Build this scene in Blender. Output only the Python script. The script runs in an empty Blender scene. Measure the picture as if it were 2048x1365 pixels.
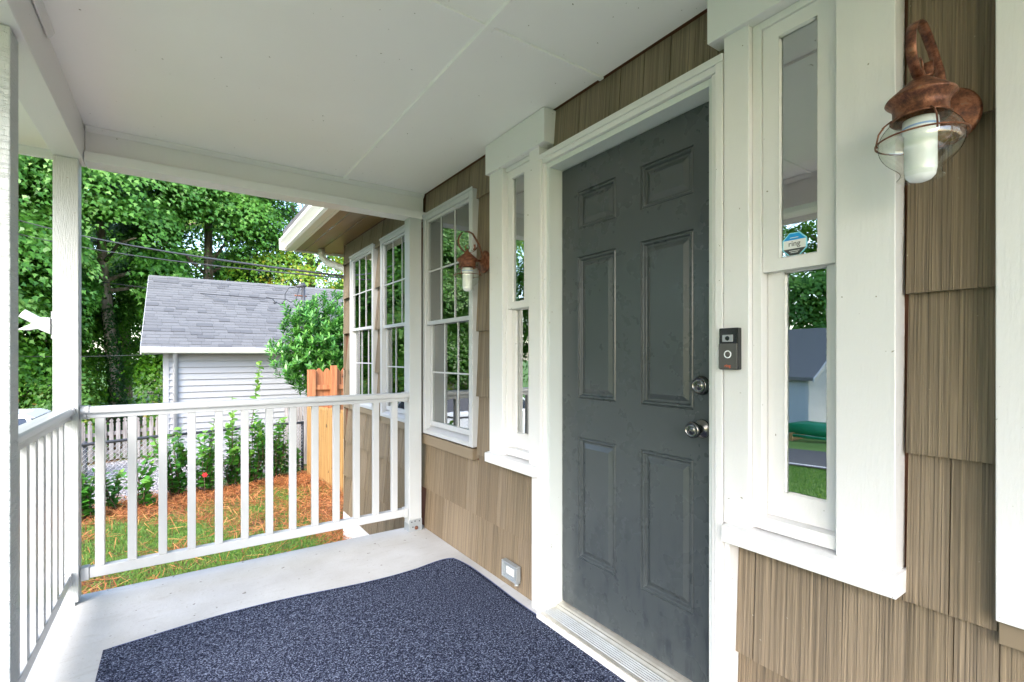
import bpy, bmesh, math, random
import numpy as np
from mathutils import Vector, Matrix
R = math.radians
random.seed(7); rng = np.random.default_rng(11)
S = bpy.context.scene
COL = S.collection

# ------------------------------------------------------------------ camera
cd = bpy.data.cameras.new('camera'); cam = bpy.data.objects.new('camera', cd); COL.objects.link(cam)
cd.sensor_width = 36; cd.lens = 975 / 2048 * 36; cd.shift_y = 0.0159; cd.clip_end = 2000; cd.clip_start = .02
cam.location = (0, 0, 1.21); cam.rotation_euler = (R(90), 0, R(-34.5)); S.camera = cam
# ------------------------------------------------------------------ world, sun, exposure
SUN_EL, SUN_AZ = R(36), R(232)      # the veiled sun stands on the street side, behind the viewer
w = bpy.data.worlds.new('World'); S.world = w; w.use_nodes = True
nt = w.node_tree; sk = nt.nodes.new('ShaderNodeTexSky'); sk.sky_type = 'NISHITA'; sk.sun_disc = False
sk.sun_elevation = SUN_EL; sk.sun_rotation = SUN_AZ; sk.air_density = 1; sk.dust_density = 1.6; sk.ozone_density = 1
nt.links.new(sk.outputs[0], nt.nodes['Background'].inputs[0]); nt.nodes['Background'].inputs[1].default_value = .15
ld = bpy.data.lights.new('sun', 'SUN'); ld.energy = .6; ld.angle = R(30); ld.color = (1, .99, .97)
so = bpy.data.objects.new('sun', ld); COL.objects.link(so)
sd = Vector((math.sin(SUN_AZ) * math.cos(SUN_EL), math.cos(SUN_AZ) * math.cos(SUN_EL), math.sin(SUN_EL)))
so.rotation_euler = sd.to_track_quat('Z', 'Y').to_euler(); so.location = sd * 50
S.view_settings.view_transform = 'Standard'; S.view_settings.look = 'None'; S.view_settings.gamma = 1
S.view_settings.exposure = 2.84; S.view_settings.use_curve_mapping = False
S.render.engine = 'CYCLES'
S.cycles.max_bounces = 10; S.cycles.diffuse_bounces = 6; S.cycles.transparent_max_bounces = 12

# ------------------------------------------------------------------ materials
def mat(name, col=(.8, .8, .8), rough=.5, metal=0, spec=None):
    m = bpy.data.materials.new(name); m.use_nodes = True
    b = m.node_tree.nodes['Principled BSDF']
    b.inputs['Base Color'].default_value = (*col, 1); b.inputs['Roughness'].default_value = rough
    b.inputs['Metallic'].default_value = metal
    if spec is not None: b.inputs['Specular IOR Level'].default_value = spec
    return m
class NT:
    def __init__(s, m): s.m = m; s.t = m.node_tree; s.b = s.t.nodes['Principled BSDF']
    def n(s, typ, **k):
        nd = s.t.nodes.new('ShaderNode' + typ)
        for a, v in k.items():
            if a.startswith('i_'): nd.inputs[a[2:].replace('_', ' ')].default_value = v
            else: setattr(nd, a, v)
        return nd
    def l(s, a, b): s.t.links.new(a, b)
    def coord(s, scale=(1, 1, 1), kind='Object'):
        tc = s.n('TexCoord'); mp = s.n('Mapping'); mp.inputs['Scale'].default_value = scale
        s.l(tc.outputs[kind], mp.inputs['Vector']); return mp.outputs[0]
    def noise(s, v, scale, detail=4, rough=.5):
        t = s.n('TexNoise'); t.inputs['Scale'].default_value = scale; t.inputs['Detail'].default_value = detail
        t.inputs['Roughness'].default_value = rough; s.l(v, t.inputs['Vector']); return t.outputs['Fac']
    def ramp(s, f, stops):
        r = s.n('ValToRGB'); e = r.color_ramp.elements
        while len(e) < len(stops): e.new(.5)
        for el, (p, c) in zip(e, stops): el.position = p; el.color = (*c, 1) if len(c) == 3 else c
        s.l(f, r.inputs[0]); return r.outputs[0]
    def mix(s, f, a, b, mode='MIX'):
        x = s.n('Mix', data_type='RGBA', blend_type=mode)
        for sock, v in ((x.inputs['Factor'], f), (x.inputs['A'], a), (x.inputs['B'], b)):
            pass
        for i, v in ((0, f), (6, a), (7, b)):
            if hasattr(v, 'links'): s.l(v, x.inputs[i])
            else: x.inputs[i].default_value = v if i == 0 else (*v, 1)
        return x.outputs[2]
    def math(s, op, a, b=0.0):
        x = s.n('Math', operation=op)
        for i, v in ((0, a), (1, b)):
            if hasattr(v, 'links'): s.l(v, x.inputs[i])
            else: x.inputs[i].default_value = v
        return x.outputs[0]
    def bump(s, h, st=.3, dist=.01):
        b = s.n('Bump'); b.inputs['Strength'].default_value = st; b.inputs['Distance'].default_value = dist
        s.l(h, b.inputs['Height']); s.l(b.outputs[0], s.b.inputs['Normal']); return b
    def base(s, c): s.l(c, s.b.inputs['Base Color'])
    def rough(s, c): s.l(c, s.b.inputs['Roughness'])

def world_noise(n, scale=(1, 1, 1)):
    g = n.n('NewGeometry'); mp = n.n('Mapping'); mp.inputs['Scale'].default_value = scale
    n.l(g.outputs['Position'], mp.inputs['Vector']); return mp.outputs[0]

def white_paint(name, col, rough=.35, brush=.25, speck=True, grain=(6, 6, 1), dist=.003):
    m = mat(name, col, rough); n = NT(m); v = world_noise(n, grain)
    big = n.noise(world_noise(n), 1.6, 3)
    c = n.mix(n.ramp(big, [(.3, (0, 0, 0)), (.75, (1, 1, 1))]), tuple(x * .955 for x in col), col)
    if speck:
        s = n.noise(world_noise(n), 55, 2)
        c = n.mix(n.ramp(s, [(.755, (0, 0, 0)), (.775, (1, 1, 1))]), c, (.28, .25, .2))
    n.base(c)
    h = n.noise(v, 22, 5, .65); n.bump(h, brush, dist)
    return m
M = {}
M['white'] = white_paint('painted_white_wood', (.772, .752, .748), .32, .35)
M['post'] = white_paint('weathered_white_post_paint', (.50, .515, .52), .4, .8, True, (14, 14, 1.2), .004)
M['vinyl'] = white_paint('white_vinyl', (.50, .505, .515), .28, .05, False)
M['ceil'] = white_paint('ceiling_white_paint', (.94, .92, .91), .45, .08, True, (2, 2, 2), .003)
M['cream'] = white_paint('cream_gutter_metal', (.74, .73, .66), .3, .15, False)
M['jamb'] = white_paint('grey_white_jamb', (.66, .69, .67), .4, .3)
# rough near post
m = mat('rough_flaking_white_paint', (.54, .565, .565), .45); n = NT(m)
v = world_noise(n, (1, 1, 1)); h1 = n.noise(world_noise(n, (18, 18, 5)), 3, 6, .7)
cr = n.noise(world_noise(n, (6, 6, 60)), 1.2, 3, .6)
h = n.math('ADD', h1, n.math('MULTIPLY', n.ramp(cr, [(.46, (0, 0, 0)), (.5, (1, 1, 1)), (.54, (0, 0, 0))]), .35))
n.bump(h, .9, .006); M['roughpost'] = m
# concrete floor
m = mat('painted_concrete_slab', (.7, .7, .69), .5); n = NT(m)
a = n.noise(world_noise(n), 2.2, 5, .6); b = n.noise(world_noise(n), 60, 3, .6); c2 = n.noise(world_noise(n), 23, 2)
c = n.mix(n.ramp(a, [(.35, (0, 0, 0)), (.7, (1, 1, 1))]), (.42, .41, .395), (.53, .53, .53))
c = n.mix(n.ramp(b, [(.63, (0, 0, 0)), (.72, (.9,) * 3)]), c, (.33, .30, .26))
c = n.mix(n.ramp(c2, [(.715, (0, 0, 0)), (.725, (1, 1, 1))]), c, (.2, .18, .16))
sf = n.noise(world_noise(n, (1.2, 5, 1)), 5, 5, .75); c = n.mix(n.ramp(sf, [(.56, (0, 0, 0)), (.68, (.5,) * 3)]), c, (.36, .34, .31))
n.base(c); n.bump(n.math('ADD', b, n.math('MULTIPLY', a, 4)), .25, .004); M['slab'] = m
# shingle siding: combed grooves down the shake
def shingle_mat(name, tone):
    m = mat(name, (.2, .15, .1), .55); n = NT(m)
    tc = n.n('TexCoord'); oi = n.n('ObjectInfo')
    g = n.n('NewGeometry'); ad = n.n('VectorMath', operation='ADD'); sc = n.n('VectorMath', operation='SCALE')
    n.l(oi.outputs['Random'], sc.inputs['Scale']); sc.inputs[0].default_value = (0, 31, 0)
    n.l(g.outputs['Position'], ad.inputs[0]); n.l(sc.outputs[0], ad.inputs[1])
    mp = n.n('Mapping'); mp.inputs['Scale'].default_value = (1, 290, 1.3); n.l(ad.outputs[0], mp.inputs[0])
    g1 = n.noise(mp.outputs[0], 1.0, 3, .65)
    mp2 = n.n('Mapping'); mp2.inputs['Scale'].default_value = (1, 95, .7); n.l(ad.outputs[0], mp2.inputs[0])
    g2 = n.noise(mp2.outputs[0], 1.0, 3, .6)
    dirt = n.noise(ad.outputs[0], 40, 3, .7)
    c = n.ramp(g1, [(.33, tuple(x * .36 for x in tone)), (.41, tuple(x * .80 for x in tone)), (.50, tone), (.58, tuple(x * 1.12 for x in tone)), (.68, tuple(x * 1.45 for x in tone))])
    c = n.mix(n.ramp(g2, [(.34, (.6,) * 3), (.46, (0, 0, 0))]), c, tuple(x * .55 for x in tone))
    c = n.mix(n.ramp(dirt, [(.72, (0, 0, 0)), (.78, (.8,) * 3)]), c, (.48, .43, .35))
    n.base(c); n.bump(n.math('ADD', g1, n.math('MULTIPLY', g2, .8)), .85, .006)
    return m
M['sh'] = [shingle_mat('tan_combed_shake_' + k, t) for k, t in (('plain', (.212, .158, .098)), ('light', (.232, .174, .112)), ('dark', (.19, .138, .084)))]
M['tan'] = mat('tan_trim_paint', (.225, .172, .113), .45)
m = mat('brown_soffit_paint', (.20, .125, .05), .35); n = NT(m); n.bump(n.noise(world_noise(n, (8, 1, 1)), 10), .2, .003); M['soffit'] = m
# door
m = mat('charcoal_door_paint', (.07, .08, .09), .3); n = NT(m)
g = n.n('NewGeometry'); sx = n.n('SeparateXYZ'); n.l(g.outputs['Position'], sx.inputs[0])
st = n.noise(world_noise(n, (1, 42, 9)), 1, 4, .7)
low = n.n('MapRange'); low.inputs[1].default_value = .75; low.inputs[2].default_value = .2; n.l(sx.outputs[2], low.inputs[0])
f = n.math('MULTIPLY', low.outputs[0], n.ramp(st, [(.52, (0, 0, 0)), (.62, (1, 1, 1))]))
c = n.mix(f, (.058, .068, .072), (.040, .047, .054))
sm = n.noise(world_noise(n), 5, 4, .7)
c = n.mix(n.ramp(sm, [(.6, (0, 0, 0)), (.9, (.25,) * 3)]), c, (.075, .085, .088)); n.base(c)
n.rough(n.ramp(sm, [(.3, (.25,) * 3), (.7, (.31,) * 3)])); n.bump(n.noise(world_noise(n), 120, 2), .06, .002); M['door'] = m
M['nickel'] = mat('satin_nickel', (.2, .195, .19), .25, 1)
m = mat('threshold_aluminium', (.55, .52, .46), .4, .6); n = NT(m)
n.base(n.mix(n.noise(world_noise(n, (3, 3, 3)), 8, 4), (.42, .38, .31), (.68, .66, .61))); M['alu'] = m
# glass
def glass(name, refl, tint=(.9, .92, .92), rough=.0, wav=0, blend=.3):
    m = bpy.data.materials.new(name); m.use_nodes = True; t = m.node_tree; t.nodes.clear()
    o = t.nodes.new('ShaderNodeOutputMaterial'); tr = t.nodes.new('ShaderNodeBsdfTransparent'); gl = t.nodes.new('ShaderNodeBsdfGlossy')
    tr.inputs[0].default_value = (*tint, 1); gl.inputs['Roughness'].default_value = rough; gl.inputs[0].default_value = (.95, .97, .96, 1)
    lw = t.nodes.new('ShaderNodeLayerWeight'); lw.inputs[0].default_value = blend
    ma = t.nodes.new('ShaderNodeMath'); ma.operation = 'ADD'; ma.inputs[1].default_value = refl; ma.use_clamp = True
    t.links.new(lw.outputs['Fresnel'], ma.inputs[0]); mx = t.nodes.new('ShaderNodeMixShader')
    t.links.new(ma.outputs[0], mx.inputs[0]); t.links.new(tr.outputs[0], mx.inputs[1]); t.links.new(gl.outputs[0], mx.inputs[2])
    if wav:
        no = t.nodes.new('ShaderNodeTexNoise'); no.inputs['Scale'].default_value = 5; bp = t.nodes.new('ShaderNodeBump')
        g = t.nodes.new('ShaderNodeNewGeometry'); t.links.new(g.outputs['Position'], no.inputs['Vector'])
        bp.inputs['Strength'].default_value = wav; bp.inputs['Distance'].default_value = .01
        t.links.new(no.outputs['Fac'], bp.inputs['Height']); t.links.new(bp.outputs[0], gl.inputs['Normal'])
    t.links.new(mx.outputs[0], o.inputs[0]); return m
M['pane'] = glass('window_pane_glass', .24, (.72, .75, .74), 0, .04)
M['pane_old'] = glass('sidelight_pane_glass', .44, (.6, .62, .6), 0, .015)
M['globe'] = glass('clear_lantern_glass', .08, (.95, .965, .93), blend=.015)
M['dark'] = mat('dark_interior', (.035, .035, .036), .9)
M['curtain'] = mat('grey_roller_blind', (.16, .16, .155), .8)
# rusty copper
m = mat('rusted_copper', (.2, .07, .04), .45, .45); n = NT(m)
a = n.noise(world_noise(n), 45, 6, .75); c = n.ramp(a, [(.32, (.045, .018, .012)), (.46, (.13, .045, .024)), (.58, (.26, .10, .05)), (.72, (.20, .15, .11))])
n.base(c); n.bump(a, .25, .001); M['rust'] = m
M['bulb'] = mat('frosted_bulb', (.88, .88, .9), .25)
M['blueline'] = mat('bulb_blue_ring', (.25, .4, .75), .4)
# rug
m = mat('heathered_blue_grey_rug', (.05, .06, .1), .95, spec=.1); n = NT(m)
v = world_noise(n); a = n.noise(v, 150, 2, .7); b = n.noise(v, 360, 2, .6)
mix = n.math('ADD', n.math('MULTIPLY', a, .6), n.math('MULTIPLY', b, .4))
rows = n.n('TexWave', wave_type='BANDS', bands_direction='Y'); rows.inputs['Scale'].default_value = 46; rows.inputs['Distortion'].default_value = 1.2; n.l(v, rows.inputs['Vector'])
mix2 = n.math('ADD', mix, n.math('MULTIPLY', n.math('SUBTRACT', rows.outputs['Fac'], .5), .07))
c = n.ramp(mix2, [(.40, (.004, .005, .013)), (.49, (.022, .028, .055)), (.55, (.085, .10, .16)), (.64, (.36, .41, .53))])
n.base(c); n.bump(mix2, 1, .012); M['rug'] = m
m = mat('rug_edge_binding', (.07, .09, .2), .9); M['rugedge'] = m
M['black'] = mat('glossy_black_plastic', (.012, .014, .016), .12)
M['bronze'] = mat('venetian_bronze_faceplate', (.13, .12, .115), .35, .5)
M['orange'] = mat('orange_lettering', (.65, .13, .05), .5)
M['lightring'] = mat('white_button_ring', (.85, .87, .9), .4)
M['lens'] = mat('camera_lens_grey', (.4, .4, .42), .25, .5)
M['skyblue'] = mat('bright_blue_print', (.01, .32, .75), .4)
M['cyan'] = mat('pale_cyan_print', (.3, .75, .95), .4)
M['stkwhite'] = mat('sticker_white', (.8, .8, .8), .4)
M['ink'] = mat('dark_grey_ink', (.05, .055, .06), .5)
M['galv'] = mat('galvanised_metal', (.42, .45, .47), .45, .6)
M['outlet'] = mat('outlet_white_plastic', (.85, .85, .85), .35)
M['cable'] = mat('black_cable', (.03, .03, .035), .6)
M['pipe'] = mat('dark_weathered_pipe', (.07, .07, .075), .5, .5)
M['wire'] = mat('galvanised_wire', (.45, .46, .46), .45, .7)
M['orangewood'] = None
def wood(name, c1, c2, scale=(20, 20, 1.2)):
    m = mat(name, c1, .65); n = NT(m); oi = n.n('ObjectInfo'); g = n.n('NewGeometry'); ad = n.n('VectorMath', operation='ADD')
    sc = n.n('VectorMath', operation='SCALE'); sc.inputs[0].default_value = (7, 13, 5); n.l(oi.outputs['Random'], sc.inputs['Scale'])
    n.l(g.outputs['Position'], ad.inputs[0]); n.l(sc.outputs[0], ad.inputs[1])
    mp = n.n('Mapping'); mp.inputs['Scale'].default_value = scale; n.l(ad.outputs[0], mp.inputs[0])
    a = n.noise(mp.outputs[0], 1.5, 4, .6); kn = n.noise(ad.outputs[0], 9, 1)
    c = n.mix(n.ramp(a, [(.35, (0, 0, 0)), (.65, (1, 1, 1))]), c1, c2)
    c = n.mix(n.ramp(kn, [(.72, (0, 0, 0)), (.76, (1, 1, 1))]), c, tuple(x * .35 for x in c1))
    n.base(c); n.bump(a, .4, .004); return m
M['cedar'] = wood('new_cedar', (.30, .10, .035), (.44, .19, .08))
M['pine'] = wood('new_yellow_pine', (.27, .145, .045), (.40, .235, .085))
M['greywood'] = wood('weathered_grey_wood', (.16, .14, .13), (.33, .31, .30))
M['trunk'] = wood('maple_bark', (.2, .15, .105), (.5, .4, .31), (9, 9, 1.5))
M['twig'] = mat('brown_twig', (.09, .055, .035), .8)
def roofm(name, c):
    m = mat(name, c, .9); n = NT(m); a = n.noise(world_noise(n), 60, 3, .7)
    n.base(n.mix(a, tuple(x * .6 for x in c), tuple(x * 1.35 for x in c))); return m
M['roof'] = [roofm('asphalt_shingle_light', (.135, .133, .132)), roofm('asphalt_shingle_mid', (.118, .116, .116)), roofm('asphalt_shingle_dark', (.092, .091, .093))]
M['siding'] = white_paint('white_vinyl_siding', (.33, .33, .34), .4, .1, False)
M['bluesiding'] = white_paint('pale_blue_grey_siding', (.46, .48, .50), .5, .1, False)
def foliage(name, c1, c2, c3, gloss=.35, trans=.3):
    m = bpy.data.materials.new(name); m.use_nodes = True; n = NT(m)
    at = n.n('Attribute', attribute_name='tone')
    c = n.ramp(at.outputs['Fac'], [(.0, c1), (.5, c2), (1, c3)])
    n.base(c); n.b.inputs['Roughness'].default_value = gloss
    tl = n.n('BsdfTranslucent'); n.l(n.mix(.5, c, c, 'MULTIPLY') if False else c, tl.inputs[0])
    mx = n.n('MixShader'); mx.inputs[0].default_value = trans; out = n.t.nodes['Material Output']
    n.l(n.b.outputs[0], mx.inputs[1]); n.l(tl.outputs[0], mx.inputs[2]); n.l(mx.outputs[0], out.inputs[0]); return m
M['maple'] = foliage('maple_leaf_green', (.045, .15, .012), (.105, .28, .028), (.30, .50, .12), .4, .4)
M['maple2'] = foliage('maple_leaf_fresh_green', (.06, .20, .012), (.13, .34, .02), (.30, .48, .05), .4, .45)
M['autumn'] = foliage('turning_leaf_yellow_orange', (.07, .24, .02), (.24, .38, .03), (.62, .34, .04), .45, .45)
M['backwood'] = foliage('far_wood_green', (.07, .2, .02), (.15, .36, .04), (.32, .5, .09), .5, .45)
M['laurel'] = foliage('laurel_leaf', (.03, .14, .02), (.07, .24, .035), (.2, .42, .08), .25, .3)
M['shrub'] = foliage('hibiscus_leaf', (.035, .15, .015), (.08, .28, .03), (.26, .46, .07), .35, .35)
M['hedge'] = foliage('hedge_leaf', (.045, .16, .02), (.12, .27, .04), (.55, .24, .06), .5, .4)
M['ivy'] = foliage('ivy_leaf', (.015, .06, .01), (.03, .11, .015), (.07, .17, .03), .4)
M['grass'] = foliage('grass_blade', (.05, .14, .015), (.11, .24, .025), (.24, .34, .05), .6, .35)
M['straw'] = foliage('pine_straw_needle', (.12, .035, .012), (.38, .12, .03), (.62, .30, .10), .7, .1)
M['red'] = mat('red_petal', (.42, .008, .01), .5)
M['gravelstone'] = foliage('pale_gravel_stone', (.14, .12, .115), (.3, .28, .275), (.5, .48, .49), .8, 0)

# ------------------------------------------------------------------ builders
WL = {}       # world location of each thing
def wloc(o): return WL.get(o.name, Vector((0, 0, 0))) if o else Vector((0, 0, 0))
def tag(o, label=None, cat=None, group=None, kind=None):
    if label: o['label'] = label
    if cat: o['category'] = cat
    if group: o['group'] = group
    if kind: o['kind'] = kind
    return o
def thing(name, loc, label, cat, group=None):
    o = bpy.data.objects.new(name, None); COL.objects.link(o); o.location = loc; o.empty_display_size = .1
    WL[o.name] = Vector(loc); return tag(o, label, cat, group)
class MB:
    def __init__(s): s.v = []; s.f = []; s.sm = []
    def add(s, vs, fs, smooth=False):
        k = len(s.v); s.v += [tuple(p) for p in vs]; s.f += [tuple(i + k for i in f) for f in fs]; s.sm += [smooth] * len(fs); return s
    def box(s, x0, x1, y0, y1, z0, z1):
        x0, x1 = min(x0, x1), max(x0, x1); y0, y1 = min(y0, y1), max(y0, y1); z0, z1 = min(z0, z1), max(z0, z1)
        vs = [(x0, y0, z0), (x1, y0, z0), (x1, y1, z0), (x0, y1, z0), (x0, y0, z1), (x1, y0, z1), (x1, y1, z1), (x0, y1, z1)]
        return s.add(vs, [(0, 3, 2, 1), (4, 5, 6, 7), (0, 1, 5, 4), (1, 2, 6, 5), (2, 3, 7, 6), (3, 0, 4, 7)])
    def prism(s, prof, a, b, axis, smooth=False):
        """prof: 2-D points (counter-clockwise); extruded from a to b along axis 'x','y' or 'z'"""
        def P(p, t): return {'y': (p[0], t, p[1]), 'x': (t, p[0], p[1]), 'z': (p[0], p[1], t)}[axis]
        n = len(prof); vs = [P(p, a) for p in prof] + [P(p, b) for p in prof]
        fs = [tuple(range(n))[::-1], tuple(range(n, 2 * n))] + [(i, (i + 1) % n, n + (i + 1) % n, n + i) for i in range(n)]
        s.add(vs, fs[:2]); k = len(s.v) - 2 * n
        s.f += [tuple(i + k for i in f) for f in fs[2:]]; s.sm += [smooth] * n; return s
    def tube(s, pts, r, n=8, caps=True):
        pts = [Vector(p) for p in pts]; rs = r if isinstance(r, (list, tuple)) else [r] * len(pts)
        k = len(s.v); up = Vector((0, 0, 1)); prev = None
        for i, p in enumerate(pts):
            d = (pts[min(i + 1, len(pts) - 1)] - pts[max(i - 1, 0)]).normalized()
            a = prev if prev else (up if abs(d.z) < .9 else Vector((1, 0, 0)))
            u = (a - d * a.dot(d)).normalized(); v = d.cross(u); prev = u
            for j in range(n):
                t = 2 * math.pi * j / n; s.v.append(tuple(p + (u * math.cos(t) + v * math.sin(t)) * rs[i]))
        for i in range(len(pts) - 1):
            for j in range(n):
                s.f.append((k + i * n + j, k + i * n + (j + 1) % n, k + (i + 1) * n + (j + 1) % n, k + (i + 1) * n + j)); s.sm.append(True)
        if caps:
            s.f.append(tuple(range(k, k + n))[::-1]); s.f.append(tuple(range(k + (len(pts) - 1) * n, k + len(pts) * n))); s.sm += [False, False]
        return s
    def lathe(s, prof, c, n=32, axis='z'):
        k = len(s.v)
        for r, h in prof:
            for j in range(n):
                t = 2 * math.pi * j / n; a, b = r * math.cos(t), r * math.sin(t)
                s.v.append({'z': (c[0] + a, c[1] + b, c[2] + h), 'x': (c[0] + h, c[1] + a, c[2] + b), 'y': (c[0] + a, c[1] + h, c[2] + b)}[axis])
        for i in range(len(prof) - 1):
            for j in range(n):
                s.f.append((k + i * n + j, k + i * n + (j + 1) % n, k + (i + 1) * n + (j + 1) % n, k + (i + 1) * n + j)); s.sm.append(True)
        return s
    def mesh(s, name, off=Vector((0, 0, 0))):
        me = bpy.data.meshes.new(name); me.from_pydata([tuple(Vector(v) - off) for v in s.v], [], s.f)
        me.polygons.foreach_set('use_smooth', s.sm); me.update()
        return me
    def build(s, name, m, parent=None, bevel=0, kind=None, label=None, fixn=True):
        off = wloc(parent); me = s.mesh(name, off)
        if fixn:
            bm = bmesh.new(); bm.from_mesh(me); bmesh.ops.recalc_face_normals(bm, faces=bm.faces); bm.to_mesh(me); bm.free()
        me.materials.append(m); o = bpy.data.objects.new(name, me); COL.objects.link(o)
        if parent: o.parent = parent; WL[o.name] = off
        if bevel:
            b = o.modifiers.new('bevel', 'BEVEL'); b.width = bevel; b.segments = 2; b.limit_method = 'ANGLE'
        if kind: o['kind'] = kind
        if label: o['label'] = label
        return o
def B(x0, x1, y0, y1, z0, z1): return MB().box(x0, x1, y0, y1, z0, z1)
def share(src, name, parent, loc, rot=(0, 0, 0), scale=(1, 1, 1)):
    o = bpy.data.objects.new(name, src.data if hasattr(src, 'data') else src); COL.objects.link(o); o.parent = parent
    o.location = Vector(loc) - wloc(parent); o.rotation_euler = rot; o.scale = scale
    return o
def kids(o): return [c for c in list(bpy.data.objects) if c.parent == o]
def copy_tree(o, parent=None):
    c = o.copy(); COL.objects.link(c)
    if parent: c.parent = parent
    for ch in CH.get(o.name, []): copy_tree(ch, c)
    return c
CH = {}
def index_children():
    CH.clear()
    for o in bpy.data.objects:
        if o.parent: CH.setdefault(o.parent.name, []).append(o)
def copy_thing(o, loc, label, rz=0, scale=None):
    c = copy_tree(o); c.location = loc; c.rotation_euler = (0, 0, rz); c['label'] = label
    if scale: c.scale = scale
    return c
def text_mesh(body, size, x, yc, zc, m, name, parent, bold=0):
    cu = bpy.data.curves.new('t', 'FONT'); cu.body = body; cu.size = size; cu.align_x = 'CENTER'; cu.align_y = 'CENTER'; cu.offset = bold; cu.extrude = size * .01
    t = bpy.data.objects.new('t', cu); COL.objects.link(t); bpy.context.view_layer.update()
    me = bpy.data.meshes.new_from_object(t.evaluated_get(bpy.context.evaluated_depsgraph_get()))
    bpy.data.objects.remove(t); bpy.data.curves.remove(cu)
    off = wloc(parent)
    me.transform(Matrix(((0, 0, -1, x - off.x), (-1, 0, 0, yc - off.y), (0, 1, 0, zc - off.z), (0, 0, 0, 1))))
    me.materials.clear(); me.materials.append(m); o = bpy.data.objects.new(name, me); COL.objects.link(o); o.parent = parent; WL[o.name] = off
    return o

# ------------------------------------------------------------------ terrain
def gz(x, y):
    return -.60 - .047 * (min(max(y, 3.4), 14) - 3.4) - .07 * max(0, min(-x - 1, 18))
def gz_np(x, y):
    return -.60 - .047 * (np.clip(y, 3.4, 14) - 3.4) - .07 * np.clip(-x - 1, 0, 18)
def grid_sheet(name, xs, ys, dz, m):
    vs = [(x, y, gz(x, y) + dz) for y in ys for x in xs]; nx = len(xs)
    fs = [(j * nx + i, j * nx + i + 1, (j + 1) * nx + i + 1, (j + 1) * nx + i) for j in range(len(ys) - 1) for i in range(nx - 1)]
    mb = MB(); mb.add(vs, fs, True); o = mb.build(name, m); o['kind'] = 'structure'; return o
m = mat('yard_ground', (.1, .1, .04), .9); n = NT(m)
a = n.noise(world_noise(n), 1.1, 4, .6); b = n.noise(world_noise(n), 30, 4, .7)
c = n.mix(n.ramp(b, [(.35, (0, 0, 0)), (.65, (1, 1, 1))]), (.10, .045, .018), (.24, .11, .04))
gcol = n.mix(b, (.04, .11, .015), (.13, .24, .03))
g = n.n('NewGeometry'); sx = n.n('SeparateXYZ'); n.l(g.outputs['Position'], sx.inputs[0])
lawn = n.n('MapRange'); lawn.inputs[1].default_value = -1.5; lawn.inputs[2].default_value = -3.0; n.l(sx.outputs[0], lawn.inputs[0])
f = n.math('MAXIMUM', n.ramp(a, [(.44, (0, 0, 0)), (.56, (1, 1, 1))]), lawn.outputs[0])
n.base(n.mix(f, c, gcol)); n.bump(b, .8, .03); M['yard'] = m
xs = [-400, -150, -60, -30, -22] + [x * .5 for x in range(-40, 17)] + [12, 20, 40, 120, 400]
ys = [-400, -120, -40, -15, -6] + [y * .5 for y in range(-6, 37)] + [22, 30, 50, 120, 400]
tag(grid_sheet('lawn_ground', xs, ys, 0, M['yard']), 'lawn with scattered pine straw around the porch', None)
m = mat('pale_gravel', (.5, .48, .47), .9); n = NT(m); vo = n.n('TexVoronoi'); vo.inputs['Scale'].default_value = 38; n.l(world_noise(n), vo.inputs['Vector'])
n.base(n.mix(vo.outputs['Distance'], (.33, .31, .31), (.12, .10, .095))); n.bump(vo.outputs['Distance'], .8, .02); M['gravel'] = m
grid_sheet('gravel_driveway', [-9, -7, -5, -3, -2, -1, 0, 1, 1.6], [9.9, 10.5, 11, 11.5, 12, 13, 13.8], .012, M['gravel'])
grid_sheet('gravel_strip', [-4, -3, -2, -1, -.2, .6], [8.9, 9.3, 9.9], .012, M['gravel'])
m = mat('asphalt_street', (.055, .055, .058), .85); n = NT(m); n.bump(n.noise(world_noise(n), 90, 3), .5, .01); M['asphalt'] = m
grid_sheet('street', [-12.6, -11.2, -10, -9.2, -8.4], [-60, -30, -15, -5, 0, 3.4, 6, 9, 12, 14, 20, 40, 80], .016, M['asphalt'])
grid_sheet('street_kerb', [-8.4, -8.22], [-60, -30, -15, -5, 0, 3.4, 6, 9, 12, 14, 20, 40, 80], .06, M['slab'])

# ------------------------------------------------------------------ porch slab
slab = B(-.58, 1.47, -1.9, 3.302, -.75, 0).build('porch_floor', M['slab'], bevel=.012); slab['kind'] = 'structure'
steps = thing('porch_steps', (-.9, 1.2, -.75), 'white painted concrete steps on the open side of the porch', 'steps')
for k in range(3): B(-.58 - .3 * (k + 1), -.582 - .3 * k, .2, 1.9, -.85, -.17 * (k + 1)).build('step', M['slab'], steps, .008)

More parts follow.
